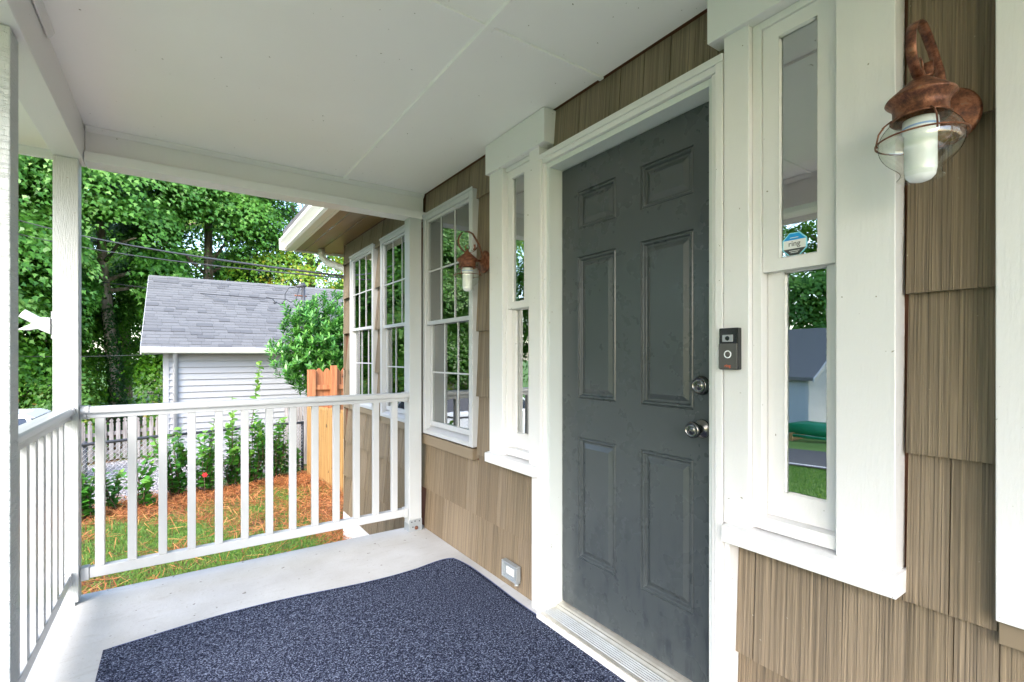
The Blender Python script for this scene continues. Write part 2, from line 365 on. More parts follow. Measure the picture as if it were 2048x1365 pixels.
# ------------------------------------------------------------------ house
house = thing('shingled_house', (1.5, 1.5, -.6), 'house wall of tan combed shingles with white trim, front door and windows', 'house')
XS = 1.455
DOOR = (.945, 1.777, .0, 2.115)
def course_siding(courses, y0, y1, regions, joints, xoff=0, wmin=.16, wmax=.34, gap=.0012, flare=.019):
    """courses: list of (zbottom, ztop). regions: rectangles (ya,yb,za,zb) in which siding shows"""
    for ci, (zb, zt) in enumerate(courses):
        js = joints.get(ci)
        cuts = [y0]; y = y0
        while y < y1 - .1:
            y += random.uniform(wmin, wmax); cuts.append(min(y, y1))
        if js: cuts = sorted([c for c in cuts if all(abs(c - j) > .11 for j in js)] + js)
        for a, b in zip(cuts[:-1], cuts[1:]):
            jz = random.uniform(-.0015, .0015); jx = random.uniform(-.0012, .0012)
            for (ya, yb, za, zz) in regions:
                ca, cb = max(a + gap, ya), min(b - gap, yb); lo, hi = max(zb + jz, za), min(zt + .03, zz)
                if cb - ca < .012 or hi - lo < .01: continue
                def X(z): return XS + xoff + .013 + jx - flare * (1 - (z - zb) / max(.05, zt - zb)) 
                mb = MB(); vs = []
                for z in (lo, hi):
                    for (yy, dx) in ((ca, 0), (cb, 0), (cb, .012), (ca, .012)):
                        vs.append((X(min(z, zt + .03)) + (dx if dx else 0) , yy, z))
                # back face plumb
                vs = [(v[0], v[1], v[2]) for v in vs]
                mb.add(vs, [(0, 3, 2, 1), (4, 5, 6, 7), (0, 1, 5, 4), (1, 2, 6, 5), (2, 3, 7, 6), (3, 0, 4, 7)])
                mb.build('shingle', M['sh'][random.randrange(3)], house)
porch_c = [(-.02, .285), (.285, .622), (.622, .98), (.98, 1.362), (1.362, 1.745), (1.745, 2.143), (2.143, 2.40)]
preg = [(2.48, 3.30, 0.001, .60), (2.262, 2.478, .001, .64), (2.26, 2.478, .64, 2.368), (2.48, 3.21, 2.207, 2.368), (3.185, 3.30, .60, 2.207),
        (1.897, 2.26, .001, .64), (.932, 1.772, 2.167, 2.368), (.885, .931, 2.167, 2.205),
        (.432, .866, .001, .64), (.272, .431, .001, 2.368), (-1.9, .270, .001, .60), (-1.9, .27, 2.3, 2.368)]
course_siding(porch_c, -1.9, 3.30, preg, wmin=.26, wmax=.52, joints= {6: [3.06, 2.90, 2.74, 2.58, 1.70, 1.60, 1.47, 1.36, 1.24, 1.12, 1.02], 1: [.347], 2: [.347 - .2], 0: [.20, .62]})
wing_c = [(-.40, -.02), (-.02, .35), (.35, .68), (.68, 1.075), (1.075, 1.455), (1.455, 1.82), (1.82, 2.17), (2.17, 2.42)]
wreg = [(3.31, 5.235, -.40, .69), (3.31, 5.235, 2.215, 2.39), (4.062, 4.235, .69, 2.215), (4.952, 5.235, .69, 2.215)]
course_siding(wing_c, 3.31, 5.235, wreg, {}, xoff=.004, gap=.003, flare=.034)
# side wall of the wing (faces away from the camera) and flared corner shingles
for (zb, zt) in wing_c:
    for k in range(6):
        xa = 1.452 + .3 * k; mb = MB()
        mb.add([(xa, 5.262, zb), (xa + .297, 5.262, zb), (xa + .297, 5.236, zb), (xa, 5.236, zb), (xa, 5.248, min(2.39, zt + .01)), (xa + .297, 5.248, min(2.39, zt + .01)), (xa + .297, 5.236, min(2.39, zt + .01)), (xa, 5.236, min(2.39, zt + .01))],
               [(0, 3, 2, 1), (4, 5, 6, 7), (0, 1, 5, 4), (1, 2, 6, 5), (2, 3, 7, 6), (3, 0, 4, 7)])
        mb.build('shingle', M['sh'][k % 3], house)
# sheathing with openings, as wall boxes
def plate_holes(y0, y1, z0, z1, holes, xa, xb):
    ysx = sorted({y0, y1, *[h[0] for h in holes], *[h[1] for h in holes]}); zsx = sorted({z0, z1, *[h[2] for h in holes], *[h[3] for h in holes]})
    mb = MB()
    for a, b in zip(ysx[:-1], ysx[1:]):
        for c, d in zip(zsx[:-1], zsx[1:]):
            ym, zm = (a + b) / 2, (c + d) / 2
            if any(h[0] < ym < h[1] and h[2] < zm < h[3] for h in holes): continue
            mb.box(xa, xb, a, b, c, d)
    return mb
holes = [(.935, 1.785, .0, 2.105), (.578, .80, .70, 2.19), (1.917, 2.14, .70, 2.19), (2.50, 3.16, .70, 2.19), (3.38, 4.03, .72, 2.19), (4.27, 4.92, .74, 2.19), (-.9, .16, .75, 2.15)]
plate_holes(-1.9, 5.235, -.75, 2.55, holes, 1.474, 1.60).build('wall_sheathing', mat('red_brown_underlayment', (.12, .042, .02), .8), house)
B(1.60, 4.5, 5.10, 5.235, -.75, 2.55).build('side_wall', M['tan'], house)
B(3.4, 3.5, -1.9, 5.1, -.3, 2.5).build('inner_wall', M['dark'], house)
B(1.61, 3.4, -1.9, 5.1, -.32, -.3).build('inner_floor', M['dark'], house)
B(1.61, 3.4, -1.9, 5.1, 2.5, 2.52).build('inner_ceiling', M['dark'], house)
B(1.61, 4.5, -2.0, -1.905, -.75, 2.55).build('side_wall', M['tan'], house)
B(1.44, 1.60, 3.306, 5.23, -1.1, -.405).build('foundation', M['white'], house, .004)
# apron boards under windows
B(1.437, 1.474, 2.502, 3.30, .602, .668).build('apron_board', M['tan'], house, .002)
B(1.437, 1.474, 3.36, 4.06, .655, .715).build('apron_board', M['tan'], house, .002)
B(1.437, 1.474, 4.20, 4.955, .69, .745).build('apron_board', M['tan'], house, .002)
B(1.437, 1.474, -.98, .268, .602, .656).build('apron_board', M['tan'], house, .002)

# vinyl double-hung window
def window(y0, y1, z0, z1, blind=0):
    f = .042; xf = 1.425
    mb = B(xf, 1.49, y0, y0 + f, z0, z1).box(xf, 1.49, y1 - f, y1, z0, z1).box(xf, 1.49, y0 + f, y1 - f, z1 - f, z1)
    mb.prism([(xf, z0), (1.49, z0), (1.49, z0 + f + .012), (xf + .012, z0 + f - .01), (xf, z0 + f - .014)], y0 + f, y1 - f, 'y')
    W = mb.build('window', M['vinyl'], house, .003)
    B(xf - .006, xf, y0 - .006, y1 + .006, z1 - .012, z1 + .004).build('window_drip_edge', M['vinyl'], W)
    zm = z0 + (z1 - z0) * .506; a, b = y0 + f, y1 - f
    def sash(x, za, zb, r):
        s = B(x, x + .022, a, a + r, za, zb).box(x, x + .022, b - r, b, za, zb).box(x, x + .022, a + r, b - r, za, za + r + .008).box(x, x + .022, a + r, b - r, zb - r, zb)
        s.build('sash', M['vinyl'], W, .002)
        ga, gb, gc, gd = a + r, b - r, za + r + .008, zb - r
        B(x + .010, x + .0125, ga, gb, gc, gd).build('glass_pane', M['pane'], W)
        mu = MB()
        for k in (1, 2): y = ga + (gb - ga) * k / 3; mu.box(x + .0045, x + .0092, y - .0048, y + .0048, gc, gd)
        z = (gc + gd) / 2; mu.box(x + .0042, x + .0090, ga, gb, z - .0048, z + .0048)
        mu.build('muntin_grid', M['vinyl'], W)
    sash(1.438, zm - .018, z1 - f, .018)
    sash(1.462, z0 + f + .012, zm + .02, .026)
    if blind: B(1.545, 1.55, a, b, z0 + .05, z0 + .72).build('roller_blind', M['curtain'], W)
    # small rusty stain / grit on the sill
    return W
window(2.485, 3.182, .680, 2.205)
window(3.362, 4.058, .712, 2.212, 1)
window(4.238, 4.948, .742, 2.212, 1)
# large window to the right of the lantern: only the edge of its casing shows
cw = B(1.412, 1.474, .16, .268, .658, 2.366).box(1.412, 1.474, -.9, -.79 - .2, .658, 2.366).box(1.411, 1.474, -.9, .16, 2.15, 2.366).box(1.411, 1.474, -.9, .16, .658, .75)
W = cw.build('window_casing', M['white'], house, .002)
B(1.45, 1.47, -.9, .16, .75, 2.15).build('glass_pane', M['pane'], W)
mg = MB().box(1.44, 1.475, -.9, .16, 1.43, 1.48).box(1.44, 1.475, .12, .16, .75, 1.43).box(1.44, 1.475, .12, .16, 1.48, 2.15); mg.build('sash', M['white'], W, .002)

# sidelights
YC = 1.3565
def wobble_frame(x, a, b, c, d, wd=.007):
    """putty bead with an uneven inner edge"""
    mb = MB(); pts_o = []; pts_i = []
    def seg(p, q, nrm):
        L = math.hypot(q[0] - p[0], q[1] - p[1]); k = max(4, int(L / .012))
        for i in range(k):
            t = i / k; o = (p[0] + (q[0] - p[0]) * t, p[1] + (q[1] - p[1]) * t); w_ = wd * (.45 + .3 * random.random() ** 2)
            pts_o.append(o); pts_i.append((o[0] + nrm[0] * w_, o[1] + nrm[1] * w_))
    seg((a, c), (b, c), (0, 1)); seg((b, c), (b, d), (-1, 0)); seg((b, d), (a, d), (0, -1)); seg((a, d), (a, c), (1, 0))
    n_ = len(pts_o); vs = [(x - .004, p[0], p[1]) for p in pts_o] + [(x + .006, p[0], p[1]) for p in pts_i]
    mb.add(vs, [(i, (i + 1) % n_, n_ + (i + 1) % n_, n_ + i) for i in range(n_)]); return mb
def sidelight(mir):
    def Y(y): return 2 * YC - y if mir else y
    def b(x0, x1, ya, yb, za, zb, mb=None):
        mb = mb or MB(); return mb.box(x0, x1, Y(ya), Y(yb), za, zb)
    T = b(1.412, 1.474, .883, .803, .694, 2.21).build('sidelight', M['white'], house, .002)
    b(1.412, 1.474, .568, .440, .694, 2.21).build('side_board', M['white'], T, .002)
    b(1.394, 1.474, .930 if not mir else .945, .425, 2.208, 2.367).build('head_board', M['white'], T, .003)
    mb = MB().prism([(1.386, .642), (1.474, .642), (1.474, .696), (1.412, .694), (1.388, .690), (1.386, .687)], Y(.876), Y(.431), 'y'); mb.build('sill', M['white'], T, .002)
    mb = b(1.433, 1.474, .802, .776, .70, 2.207); b(1.433, 1.474, .776, .570, 2.185, 2.207, mb); b(1.431, 1.474, .776, .570, .70, .737, mb)
    b(1.433, 1.474, .578, .570, .737, 2.185, mb); mb.build('inner_frame', M['white'], T, .0015)
    # upper sash in front, lower sash set back
    ya, yb = .774, .579
    def frame(x0, x1, z0, z1, g):
        mb = plate_holes(min(Y(ya), Y(yb)), max(Y(ya), Y(yb)), z0, z1, [(min(Y(g[0]), Y(g[1])), max(Y(g[0]), Y(g[1])), g[2], g[3])], x0, x1)
        mb.build('sash', M['white'], T)
        a_, b_ = min(Y(g[0]), Y(g[1])), max(Y(g[0]), Y(g[1]))
        wobble_frame(x0 + .002, a_, b_, g[2], g[3]).build('putty', M['white'], T)
        B(x0 + .010, x0 + .013, a_, b_, g[2], g[3]).build('glass_pane', M['pane_old'], T)
    frame(1.440, 1.466, 1.462, 2.184, (.727, .624, 1.497, 2.143))
    frame(1.469, 1.492, .738, 1.475, (.725, .613, .813, 1.461))
    return T
sidelight(False); sidelight(True)
B(1.418, 1.474, 1.842, 1.895, 0, .641).build('filler_board', M['white'], house, .002)
B(1.418, 1.474, .868, .884, 0, .641).build('filler_board', M['white'], house, .002)

# front door
D = plate_holes(.95, 1.771, .060, 2.090, [(1.43, 1.663, .295, .848), (1.058, 1.298, .295, .848), (1.43, 1.663, 1.023, 1.666), (1.058, 1.298, 1.023, 1.666), (1.43, 1.663, 1.79, 1.963), (1.058, 1.298, 1.79, 1.963)], 1.507, 1.549).build('front_door', M['door'], house)
for (a, b, c, d) in [(1.43, 1.663, .295, .848), (1.058, 1.298, .295, .848), (1.43, 1.663, 1.023, 1.666), (1.058, 1.298, 1.023, 1.666), (1.43, 1.663, 1.79, 1.963), (1.058, 1.298, 1.79, 1.963)]:
    mb = MB(); rings = [(0, 0), (.003, .007), (.009, .0015), (.014, .002), (.019, .014), (.027, .014), (.046, .003), (.048, .003)]
    vs = []
    for i, dx in rings: vs += [(1.507 + dx, a + i, c + i), (1.507 + dx, b - i, c + i), (1.507 + dx, b - i, d - i), (1.507 + dx, a + i, d - i)]
    fs = [(4 * r + k, 4 * r + (k + 1) % 4, 4 * r + 4 + (k + 1) % 4, 4 * r + 4 + k) for r in range(len(rings) - 1) for k in range(4)]
    L = 4 * (len(rings) - 1); fs.append((L, L + 1, L + 2, L + 3)); mb.add(vs, fs); mb.build('door_panel', M['door'], D, .0012)
def lockset(y, z, knob):
    if knob:
        mb = MB().lathe([(.0001, 0), (.0315, 0), (.033, -.004), (.031, -.009), (.017, -.012), (.0125, -.018), (.0125, -.032), (.022, -.040), (.0275, -.050), (.028, -.060), (.0245, -.0655), (.023, -.0655), (.0225, -.063), (.0125, -.0635), (.0115, -.066), (.0001, -.066)], (1.507, y, z), 40, 'x')
        k = mb.build('door_knob', M['nickel'], D)
        MB().lathe([(.0225, -.0652), (.0235, -.0662), (.0245, -.0652)], (1.507, y, z), 32, 'x').build('knob_ring', M['black'], D)
        B(1.4395, 1.442, y - .0007, y + .0007, z - .006, z + .004).build('keyhole', M['black'], D)
        MB().lathe([(.0085, -.0658), (.0092, -.0666), (.0099, -.0658)], (1.507, y, z), 24, 'x').build('key_ring', M['black'], D)
    else:
        MB().lathe([(.0001, 0), (.0325, 0), (.034, -.004), (.033, -.008), (.029, -.016), (.0255, -.021), (.0245, -.021), (.024, -.019), (.0135, -.0195), (.0125, -.022), (.0001, -.022)], (1.507, y, z), 40, 'x').build('deadbolt', M['nickel'], D)
        MB().lathe([(.0245, -.0207), (.0255, -.0217), (.0265, -.0207)], (1.507, y, z), 32, 'x').build('knob_ring', M['black'], D)
        B(1.4835, 1.486, y - .0007, y + .0007, z - .006, z + .004).build('keyhole', M['black'], D)
        MB().lathe([(.0085, -.0218), (.0092, -.0226), (.0099, -.0218)], (1.507, y, z), 24, 'x').build('key_ring', M['black'], D)
lockset(1.022, .962, True); lockset(1.024, 1.112, False)
# jamb and casing
fr = B(1.430, 1.549, 1.7745, 1.800, .03, 2.118).box(1.430, 1.549, .922, .9465, .03, 2.118).box(1.430, 1.549, .9465, 1.7745, 2.094, 2.118)
FR = fr.build('door_jamb', M['jamb'], house, .001)
cs = B(1.418, 1.474, 1.795, 1.842, 0, 2.118).box(1.418, 1.474, .886, .930, 0, 2.118).box(1.417, 1.474, .886, 1.842, 2.120, 2.166)
cs.build('door_casing', M['white'], FR, .003)
cs = B(1.409, 1.418, 1.812, 1.842, 0, 2.14).box(1.409, 1.418, .886, .912, 0, 2.14).box(1.4085, 1.418, .886, 1.842, 2.141, 2.166)
cs.build('door_casing_bead', M['white'], FR, .002)
# threshold with ridges
pr = [(1.378, .030), (1.378, .036), (1.392, .0375)]
x = 1.396
while x < 1.462: pr += [(x, .0365), (x + .0035, .0405), (x + .0065, .0405), (x + .009, .0372)]; x += .0115
pr += [(1.468, .040), (1.476, .046), (1.482, .046), (1.49, .050), (1.515, .056), (1.549, .056), (1.549, .030)]
MB().prism(pr, .948, 1.773, 'y').build('threshold', M['alu'], house)
B(1.370, 1.55, .93, 1.795, .002, .0298).build('sub_sill', M['white'], house, .003)
B(1.372, 1.377, .935, 1.79, .012, .0296).build('rusty_sill_strip', M['alu'], house)

# wing eave: fascia, gutter, soffit boards, roof
for (xa, xb) in ((1.075, 1.16), (1.168, 1.303), (1.311, 1.455)):
    MB().prism([(xa, 2.39), (xb, 2.39), (xb, 2.40), (xa, 2.40)], 3.45, 5.77, 'y').build('soffit_board', M['soffit'], house, .002)
B(1.046, 1.073, 3.45, 5.80, 2.383, 2.53).build('fascia_board', M['cream'], house, .002)
B(1.0735, 4.5, 5.772, 5.80, 2.375, 2.54).build('fascia_board', M['cream'], house, .002)
B(1.16, 4.5, 5.26, 5.772, 2.401, 2.41).build('soffit_board', M['soffit'], house)
gp = [(1.045, 2.385), (.985, 2.385), (.965, 2.40), (.962, 2.415), (.94, 2.45), (.925, 2.47), (.922, 2.50), (.928, 2.506), (.934, 2.50), (.945, 2.48), (1.0, 2.40), (1.045, 2.40)]
MB().prism(gp, 3.45, 5.82, 'y').build('gutter', M['cream'], house, .001)
MB().prism([(.92, 2.383), (1.048, 2.383), (1.048, 2.505), (.918, 2.507)], 5.82, 5.826, 'y').build('gutter_end_cap', M['cream'], house)
MB().prism([(.97, 2.535), (4.6, 4.55), (4.6, 4.62), (.96, 2.60)], 3.46, 5.86, 'y').build('roof', M['roof'][1], house)
MB().prism([(1.46, 2.56), (4.6, 4.3), (4.6, 4.4), (1.46, 2.66)], -2.1, 3.455, 'y').build('roof', M['roof'][1], house)  # unseen slab over the main house, added to block sky light from behind
# downspout elbow at the far corner
MB().tube([(1.30, 5.56, 2.385), (1.30, 5.56, 2.31), (1.34, 5.50, 2.24), (1.48, 5.33, 2.16), (1.50, 5.30, 2.10), (1.50, 5.30, -.9)], .036, 12).build('downspout', M['cream'], house)

# ------------------------------------------------------------------ porch roof, beams, ceiling
pr_ = thing('porch_roof', (.5, 1.0, 2.2), 'white painted porch ceiling with its beams and roof', 'porch roof')
for (a, b) in ((-.383, .884), (.916, 1.452)):
    for (c, d) in ((1.459, 3.27), (-.6, 1.452), (-1.9, -.606)):
        B(a if a < 0 else .9015, b if a > 0 else .8985, c, d, 2.37, 2.382).build('ceiling_panel', M['ceil'], pr_)
MB().prism([(.882, 2.3695), (.886, 2.359), (.914, 2.359), (.916, 2.3695)], -1.9, 3.26, 'y').build('ceiling_batten', M['ceil'], pr_)
B(.918, 1.453, 1.445, 1.467, 2.360, 2.3695).build('ceiling_batten', M['ceil'], pr_, .001)
B(-.38, .881, 1.446, 1.464, 2.362, 2.3697).build('ceiling_batten', M['ceil'], pr_, .001)
B(-.492, -.382, -1.9, 3.292, 2.182, 2.42).build('beam', M['white'], pr_, .003)
B(-.381, 1.452, 3.232, 3.30, 2.233, 2.42).build('beam', M['white'], pr_, .003)
B(-.380, 1.452, 3.182, 3.300, 2.181, 2.2325).build('beam_cover_board', M['white'], pr_, .003)
MB().prism([(3.2315, 2.369), (3.2315, 2.345), (3.225, 2.342), (3.208, 2.360), (3.206, 2.369)], -.379, 1.450, 'x').build('ceiling_moulding', M['white'], pr_)
MB().prism([(-.381, 2.369), (-.381, 2.343), (-.374, 2.340), (-.360, 2.36), (-.358, 2.369)], -1.9, 2.36, 'y').build('ceiling_moulding', M['white'], pr_, .003)
B(-.497, -.4925, -1.9, 3.31, 2.195, 2.26).build('beam_trim', M['white'], pr_, .001)
B(-.97, -.4975, -1.9, 3.405, 2.275, 2.29).build('soffit_board', M['ceil'], pr_)
B(-.99, -.4978, 3.406, 3.432, 2.232, 2.36).build('fascia_board', M['white'], pr_, .003)
B(-1.0, -.972, -1.9, 3.405, 2.232, 2.36).build('fascia_board', M['white'], pr_, .003)
B(-.497, 1.47, 3.302, 3.43, 2.27, 2.36).build('fascia_board', M['white'], pr_, .003)
B(-1.02, 1.50, -2.0, 3.44, 2.425, 2.50).build('roof_deck', M['roof'][1], pr_)  # unseen slab above the ceiling, added to keep light from coming through
# posts
p = thing('porch_post', (-.446, 3.215, 0), 'square white post at the far left corner where both railings meet', 'post', 'white porch posts')
B(-.491, -.397, 3.168, 3.258, .012, 2.1815).build('shaft', M['post'], p, .003)
B(-.491, -.408, 3.156, 3.266, 0, .012).build('base_plate', M['post'], p, .003)
p = thing('porch_post', (1.375, 3.225, 0), 'square white post against the shingle wall with rusty metal bracket at its foot', 'post', 'white porch posts')
B(1.326, 1.416, 3.182, 3.272, .004, 2.1805).build('shaft', M['post'], p, .003)
br = MB().box(1.324, 1.418, 3.1795, 3.1815, .0, .082).box(1.3235, 1.3255, 3.182, 3.27, 0, .05); BR = br.build('metal_bracket', M['galv'], p)
mb = MB()
for (xx, zz) in ((1.342, .066), (1.366, .070), (1.398, .066), (1.35, .03)): mb.lathe([(.0001, -.0035), (.004, -.003), (.0045, 0)], (xx, 3.1795, zz), 10, 'y')
mb.build('screw', M['ink'], BR)
MB().lathe([(.0001, -.012), (.009, -.010), (.013, -.004), (.014, 0)], (1.376, 3.1795, .022), 12, 'y').build('rusty_bolt', M['rust'], BR)
p = thing('porch_post', (-.446, 2.055, 0), 'nearest white post with cracked flaking paint, cut by the left edge of the photo', 'post', 'white porch posts')
B(-.494, -.402, 2.010, 2.100, 0, 2.1815).build('shaft', M['roughpost'], p, .004)
p = thing('porch_post', (-.446, -1.0, 0), 'white post behind the camera at the near end of the porch', 'post', 'white porch posts')
B(-.491, -.401, -1.045, -.955, 0, 2.1815).build('shaft', M['post'], p, .004)
# railings
def rail_profile(c, zt):  # c: centre of the rail, cross-section list (t,z)
    return [(c - .022, zt - .060), (c + .022, zt - .060), (c + .022, zt - .038), (c + .034, zt - .034), (c + .036, zt - .026), (c + .034, zt - .010), (c + .026, zt - .002), (c, zt), (c - .026, zt - .002), (c - .034, zt - .010), (c - .036, zt - .026), (c - .034, zt - .034), (c - .022, zt - .038)]
def railing(axis, c, a, b, label, ys):
    t = thing('porch_railing', (((a + b) / 2, c, 0) if axis == 'x' else (c, (a + b) / 2, 0)), label, 'railing', 'white porch railings')
    MB().prism(rail_profile(c, .965), a + .03, b - .025, axis, False).build('top_rail', M['vinyl'], t, .002)
    def bx(t0, t1, w, z0, z1): return (B(t0, t1, c - w, c + w, z0, z1) if axis == 'x' else B(c - w, c + w, t0, t1, z0, z1))
    bx(a + .036, b - .03, .022, .107, .158).build('bottom_rail', M['vinyl'], t, .003)
    for (t0, t1) in ((a + .001, a + .035), (b - .03, b - .001)):
        bx(t0, t1, .026, .100, .163).build('rail_bracket', M['vinyl'], t, .003)
        MB().prism([(p_[0] + (p_[0] - c) * .1, p_[1] + (.004 if p_[1] > .93 else -.004)) for p_ in rail_profile(c, .965)], t0, t1, axis).build('rail_bracket', M['vinyl'], t, .001)
        mb = MB().lathe([(.0001, -.006), (.008, -.005), (.010, 0)], ((t0 + t1) / 2, c - .026, .915) if axis == 'x' else (c + .03, (t0 + t1) / 2, .915), 12, 'y' if axis == 'x' else 'x'); mb.build('screw_cap', M['vinyl'], t)
    bal = None
    for y in ys:
        if bal is None:
            loc = (y, c, .158) if axis == 'x' else (c, y, .158)
            bal = B(loc[0] - .019, loc[0] + .019, loc[1] - .019, loc[1] + .019, .1585, .9045).build('baluster', M['vinyl'], t, .002); y00 = y
        else:
            o = bal.copy(); COL.objects.link(o); o.parent = t; o.location = ((y - y00, 0, 0) if axis == 'x' else (0, y - y00, 0))
railing('x', 3.222, -.396, 1.325, 'long white railing across the far end of the porch with thirteen balusters', [-.3205 + .1292 * i for i in range(13)])
railing('y', -.446, 2.101, 3.167, 'short white railing on the left side between the flaking post and corner post', [2.23 + .129 * i for i in range(7)])
# flag bracket
t = thing('flagpole_bracket', (-.49, 3.2, 1.36), 'white flagpole bracket on the outer side of the corner post', 'bracket')
B(-.499, -.492, 3.185, 3.235, 1.30, 1.43).build('mounting_plate', M['vinyl'], t, .002)
MB().tube([(-.50, 3.2, 1.352), (-.60, 3.19, 1.418)], .021, 16).build('socket', M['vinyl'], t)
MB().prism([(-.50, 1.32), (-.50, 1.40), (-.535, 1.40), (-.57, 1.365), (-.615, 1.338), (-.575, 1.337), (-.545, 1.345)], 3.17, 3.205, 'y').build('brace', M['vinyl'], t, .002)

# ------------------------------------------------------------------ rug
nx_, ny_ = 60, 120; x0r, x1r, y0r, y1r = -.25, 1.388, -1.3, 2.605
vs = []; fs = []
def rug_z(x, y):
    z = .009 + .003 * math.sin(3.1 * x + 1.7 * y) * math.sin(2.3 * y)
    dc = math.hypot(x - x1r, y - y1r); z += .022 * math.exp(-(dc / .16) ** 2)
    z += .010 * math.exp(-((y - y1r) / .05) ** 2) * (0.5 + .5 * math.sin(5 * x))
    return z
for j in range(ny_ + 1):
    for i in range(nx_ + 1):
        x = x0r + (x1r - x0r) * i / nx_; y = y0r + (y1r - y0r) * j / ny_
        # rounded far right corner, slightly wavy far edge
        if i > nx_ - 8 and j > ny_ - 8:
            tx, ty = (i - nx_ + 8) / 8, (j - ny_ + 8) / 8; k = .045 * (tx * ty) ** 2; x -= k; y -= k
        y += (.02 * math.sin(4.2 * x + .6)) * (j / ny_) ** 6; x += .004 * math.sin(9 * y) * (i / nx_) ** 6
        vs.append((x, y, rug_z(x, y)))
N1 = len(vs); vs += [(v[0], v[1], max(.0015, v[2] - .009)) for v in vs]
W_ = nx_ + 1
for j in range(ny_):
    for i in range(nx_):
        a = j * W_ + i; fs.append((a, a + 1, a + 1 + W_, a + W_)); fs.append((a + N1, a + W_ + N1, a + 1 + W_ + N1, a + 1 + N1))
bd = [i for i in range(W_)] + [j * W_ + nx_ for j in range(1, ny_ + 1)] + [ny_ * W_ + i for i in range(nx_ - 1, -1, -1)] + [j * W_ for j in range(ny_ - 1, 0, -1)]
for k in range(len(bd)): a, b = bd[k], bd[(k + 1) % len(bd)]; fs.append((a, a + N1, b + N1, b))
rt_ = thing('porch_rug', (.6, .8, 0), 'heathered navy and grey rug covering the white porch floor before the door', 'rug')
mb = MB(); mb.add(vs, fs, True); mb.build('pile', M['rug'], rt_)
e = [vs[i] for i in bd[nx_:nx_ + ny_ + nx_]]
MB().tube([(p_[0], p_[1], p_[2] - .003) for p_ in e], .0045, 6).build('edge_binding', M['rugedge'], rt_)

# ------------------------------------------------------------------ outlet
t = thing('outdoor_outlet', (1.44, 2.09, .06), 'grey metal outlet box low on the shingle wall beside the rug', 'outlet')
zc, yc = .098, 2.093
plate_holes(yc - .068, yc + .068, zc - .043, zc + .043, [(yc - .058, yc + .058, zc - .034, zc + .034)], 1.416, 1.446).build('cover_frame', M['galv'], t, .003)
B(1.428, 1.445, yc - .058, yc + .058, zc - .034, zc + .034).build('face_plate', M['galv'], t)
B(1.4255, 1.428, yc - .034, yc + .034, zc - .018, zc + .018).build('receptacle', M['outlet'], t, .002)
mb = MB()
for yy in (-.02, .02): mb.box(1.4249, 1.426, yc + yy - .006, yc + yy + .002, zc + .005, zc + .0065).box(1.4249, 1.426, yc + yy - .006, yc + yy + .002, zc - .0065, zc - .005).box(1.4249, 1.426, yc + yy + .006, yc + yy + .009, zc - .002, zc + .002)
mb.build('slot', M['ink'], t)
MB().tube([(1.413, yc - .06, zc - .046), (1.43, yc - .072, zc - .046)], .005, 8).build('hinge', M['galv'], t)

# ------------------------------------------------------------------ doorbell
t = thing('video_doorbell', (1.40, .852, 1.236), 'slim video doorbell with round lit button on the white trim right of the door', 'doorbell')
B(1.389, 1.411, .823, .885, 1.172, 1.300).build('body', M['black'], t, .003)
B(1.386, 1.3895, .824, .884, 1.1745, 1.252).build('faceplate', M['bronze'], t, .0012)
mb = MB().lathe([(.0001, -.003), (.006, -.0028), (.009, -.001), (.0095, 0)], (1.389, .856, 1.268), 24, 'x'); mb.build('camera_lens', M['black'], t)
B(1.387, 1.3892, .838, .873, 1.257, 1.279).build('lens_surround', M['lens'], t, .001)
MB().lathe([(.0088, 0), (.0090, -.0012), (.0118, -.0012), (.0120, 0)], (1.386, .854, 1.219), 32, 'x').build('button_ring', M['lightring'], t)
MB().lathe([(.0001, -.0008), (.0085, -.0006), (.0087, 0)], (1.386, .854, 1.219), 32, 'x').build('button', M['bronze'], t)
text_mesh('ring', .013, 1.3855, .854, 1.184, M['orange'], 'lettering', t, .0002)

# ------------------------------------------------------------------ sticker
t = thing('window_sticker', (1.449, .688, 1.532), 'small blue and white eight-sided security sticker in the sidelight pane', 'sticker')
def octo(r, x, zlo=-9, zhi=9):
    pts = [(r / math.cos(R(22.5)) * math.cos(R(22.5 + 45 * k)), r / math.cos(R(22.5)) * math.sin(R(22.5 + 45 * k))) for k in range(8)]
    out = []
    for i in range(8):      # clip to the band zlo..zhi
        a, b = pts[i], pts[(i + 1) % 8]; ins = lambda q: zlo - 1e-9 <= q[1] <= zhi + 1e-9
        if ins(a): out.append(a)
        ts = []
        for zc_ in (zlo, zhi):
            if (a[1] - zc_) * (b[1] - zc_) < 0: ts.append((zc_ - a[1]) / (b[1] - a[1]))
        for t_ in sorted(ts): out.append((a[0] + (b[0] - a[0]) * t_, a[1] + (b[1] - a[1]) * t_))
    return MB().prism([(.688 - p_[0], 1.532 + p_[1]) for p_ in out], x, x + .0004, 'x')
octo(.0335, 1.4485).build('outline', M['cyan'], t)
octo(.0305, 1.4479).build('white_field', M['stkwhite'], t)
octo(.0305, 1.4473, .0125, .031).build('blue_band', M['skyblue'], t)
octo(.0305, 1.4473, -.031, -.0125).build('dark_band', M['ink'], t)
text_mesh('ring', .0215, 1.4468, .688, 1.5335, M['ink'], 'lettering', t)
B(1.4466, 1.447, .677, .700, 1.5500, 1.5517).build('small_print', M['stkwhite'], t)
B(1.4466, 1.447, .674, .702, 1.5125, 1.514).build('small_print', M['stkwhite'], t)
B(1.4466, 1.447, .678, .698, 1.508, 1.5095).build('small_print', M['stkwhite'], t)

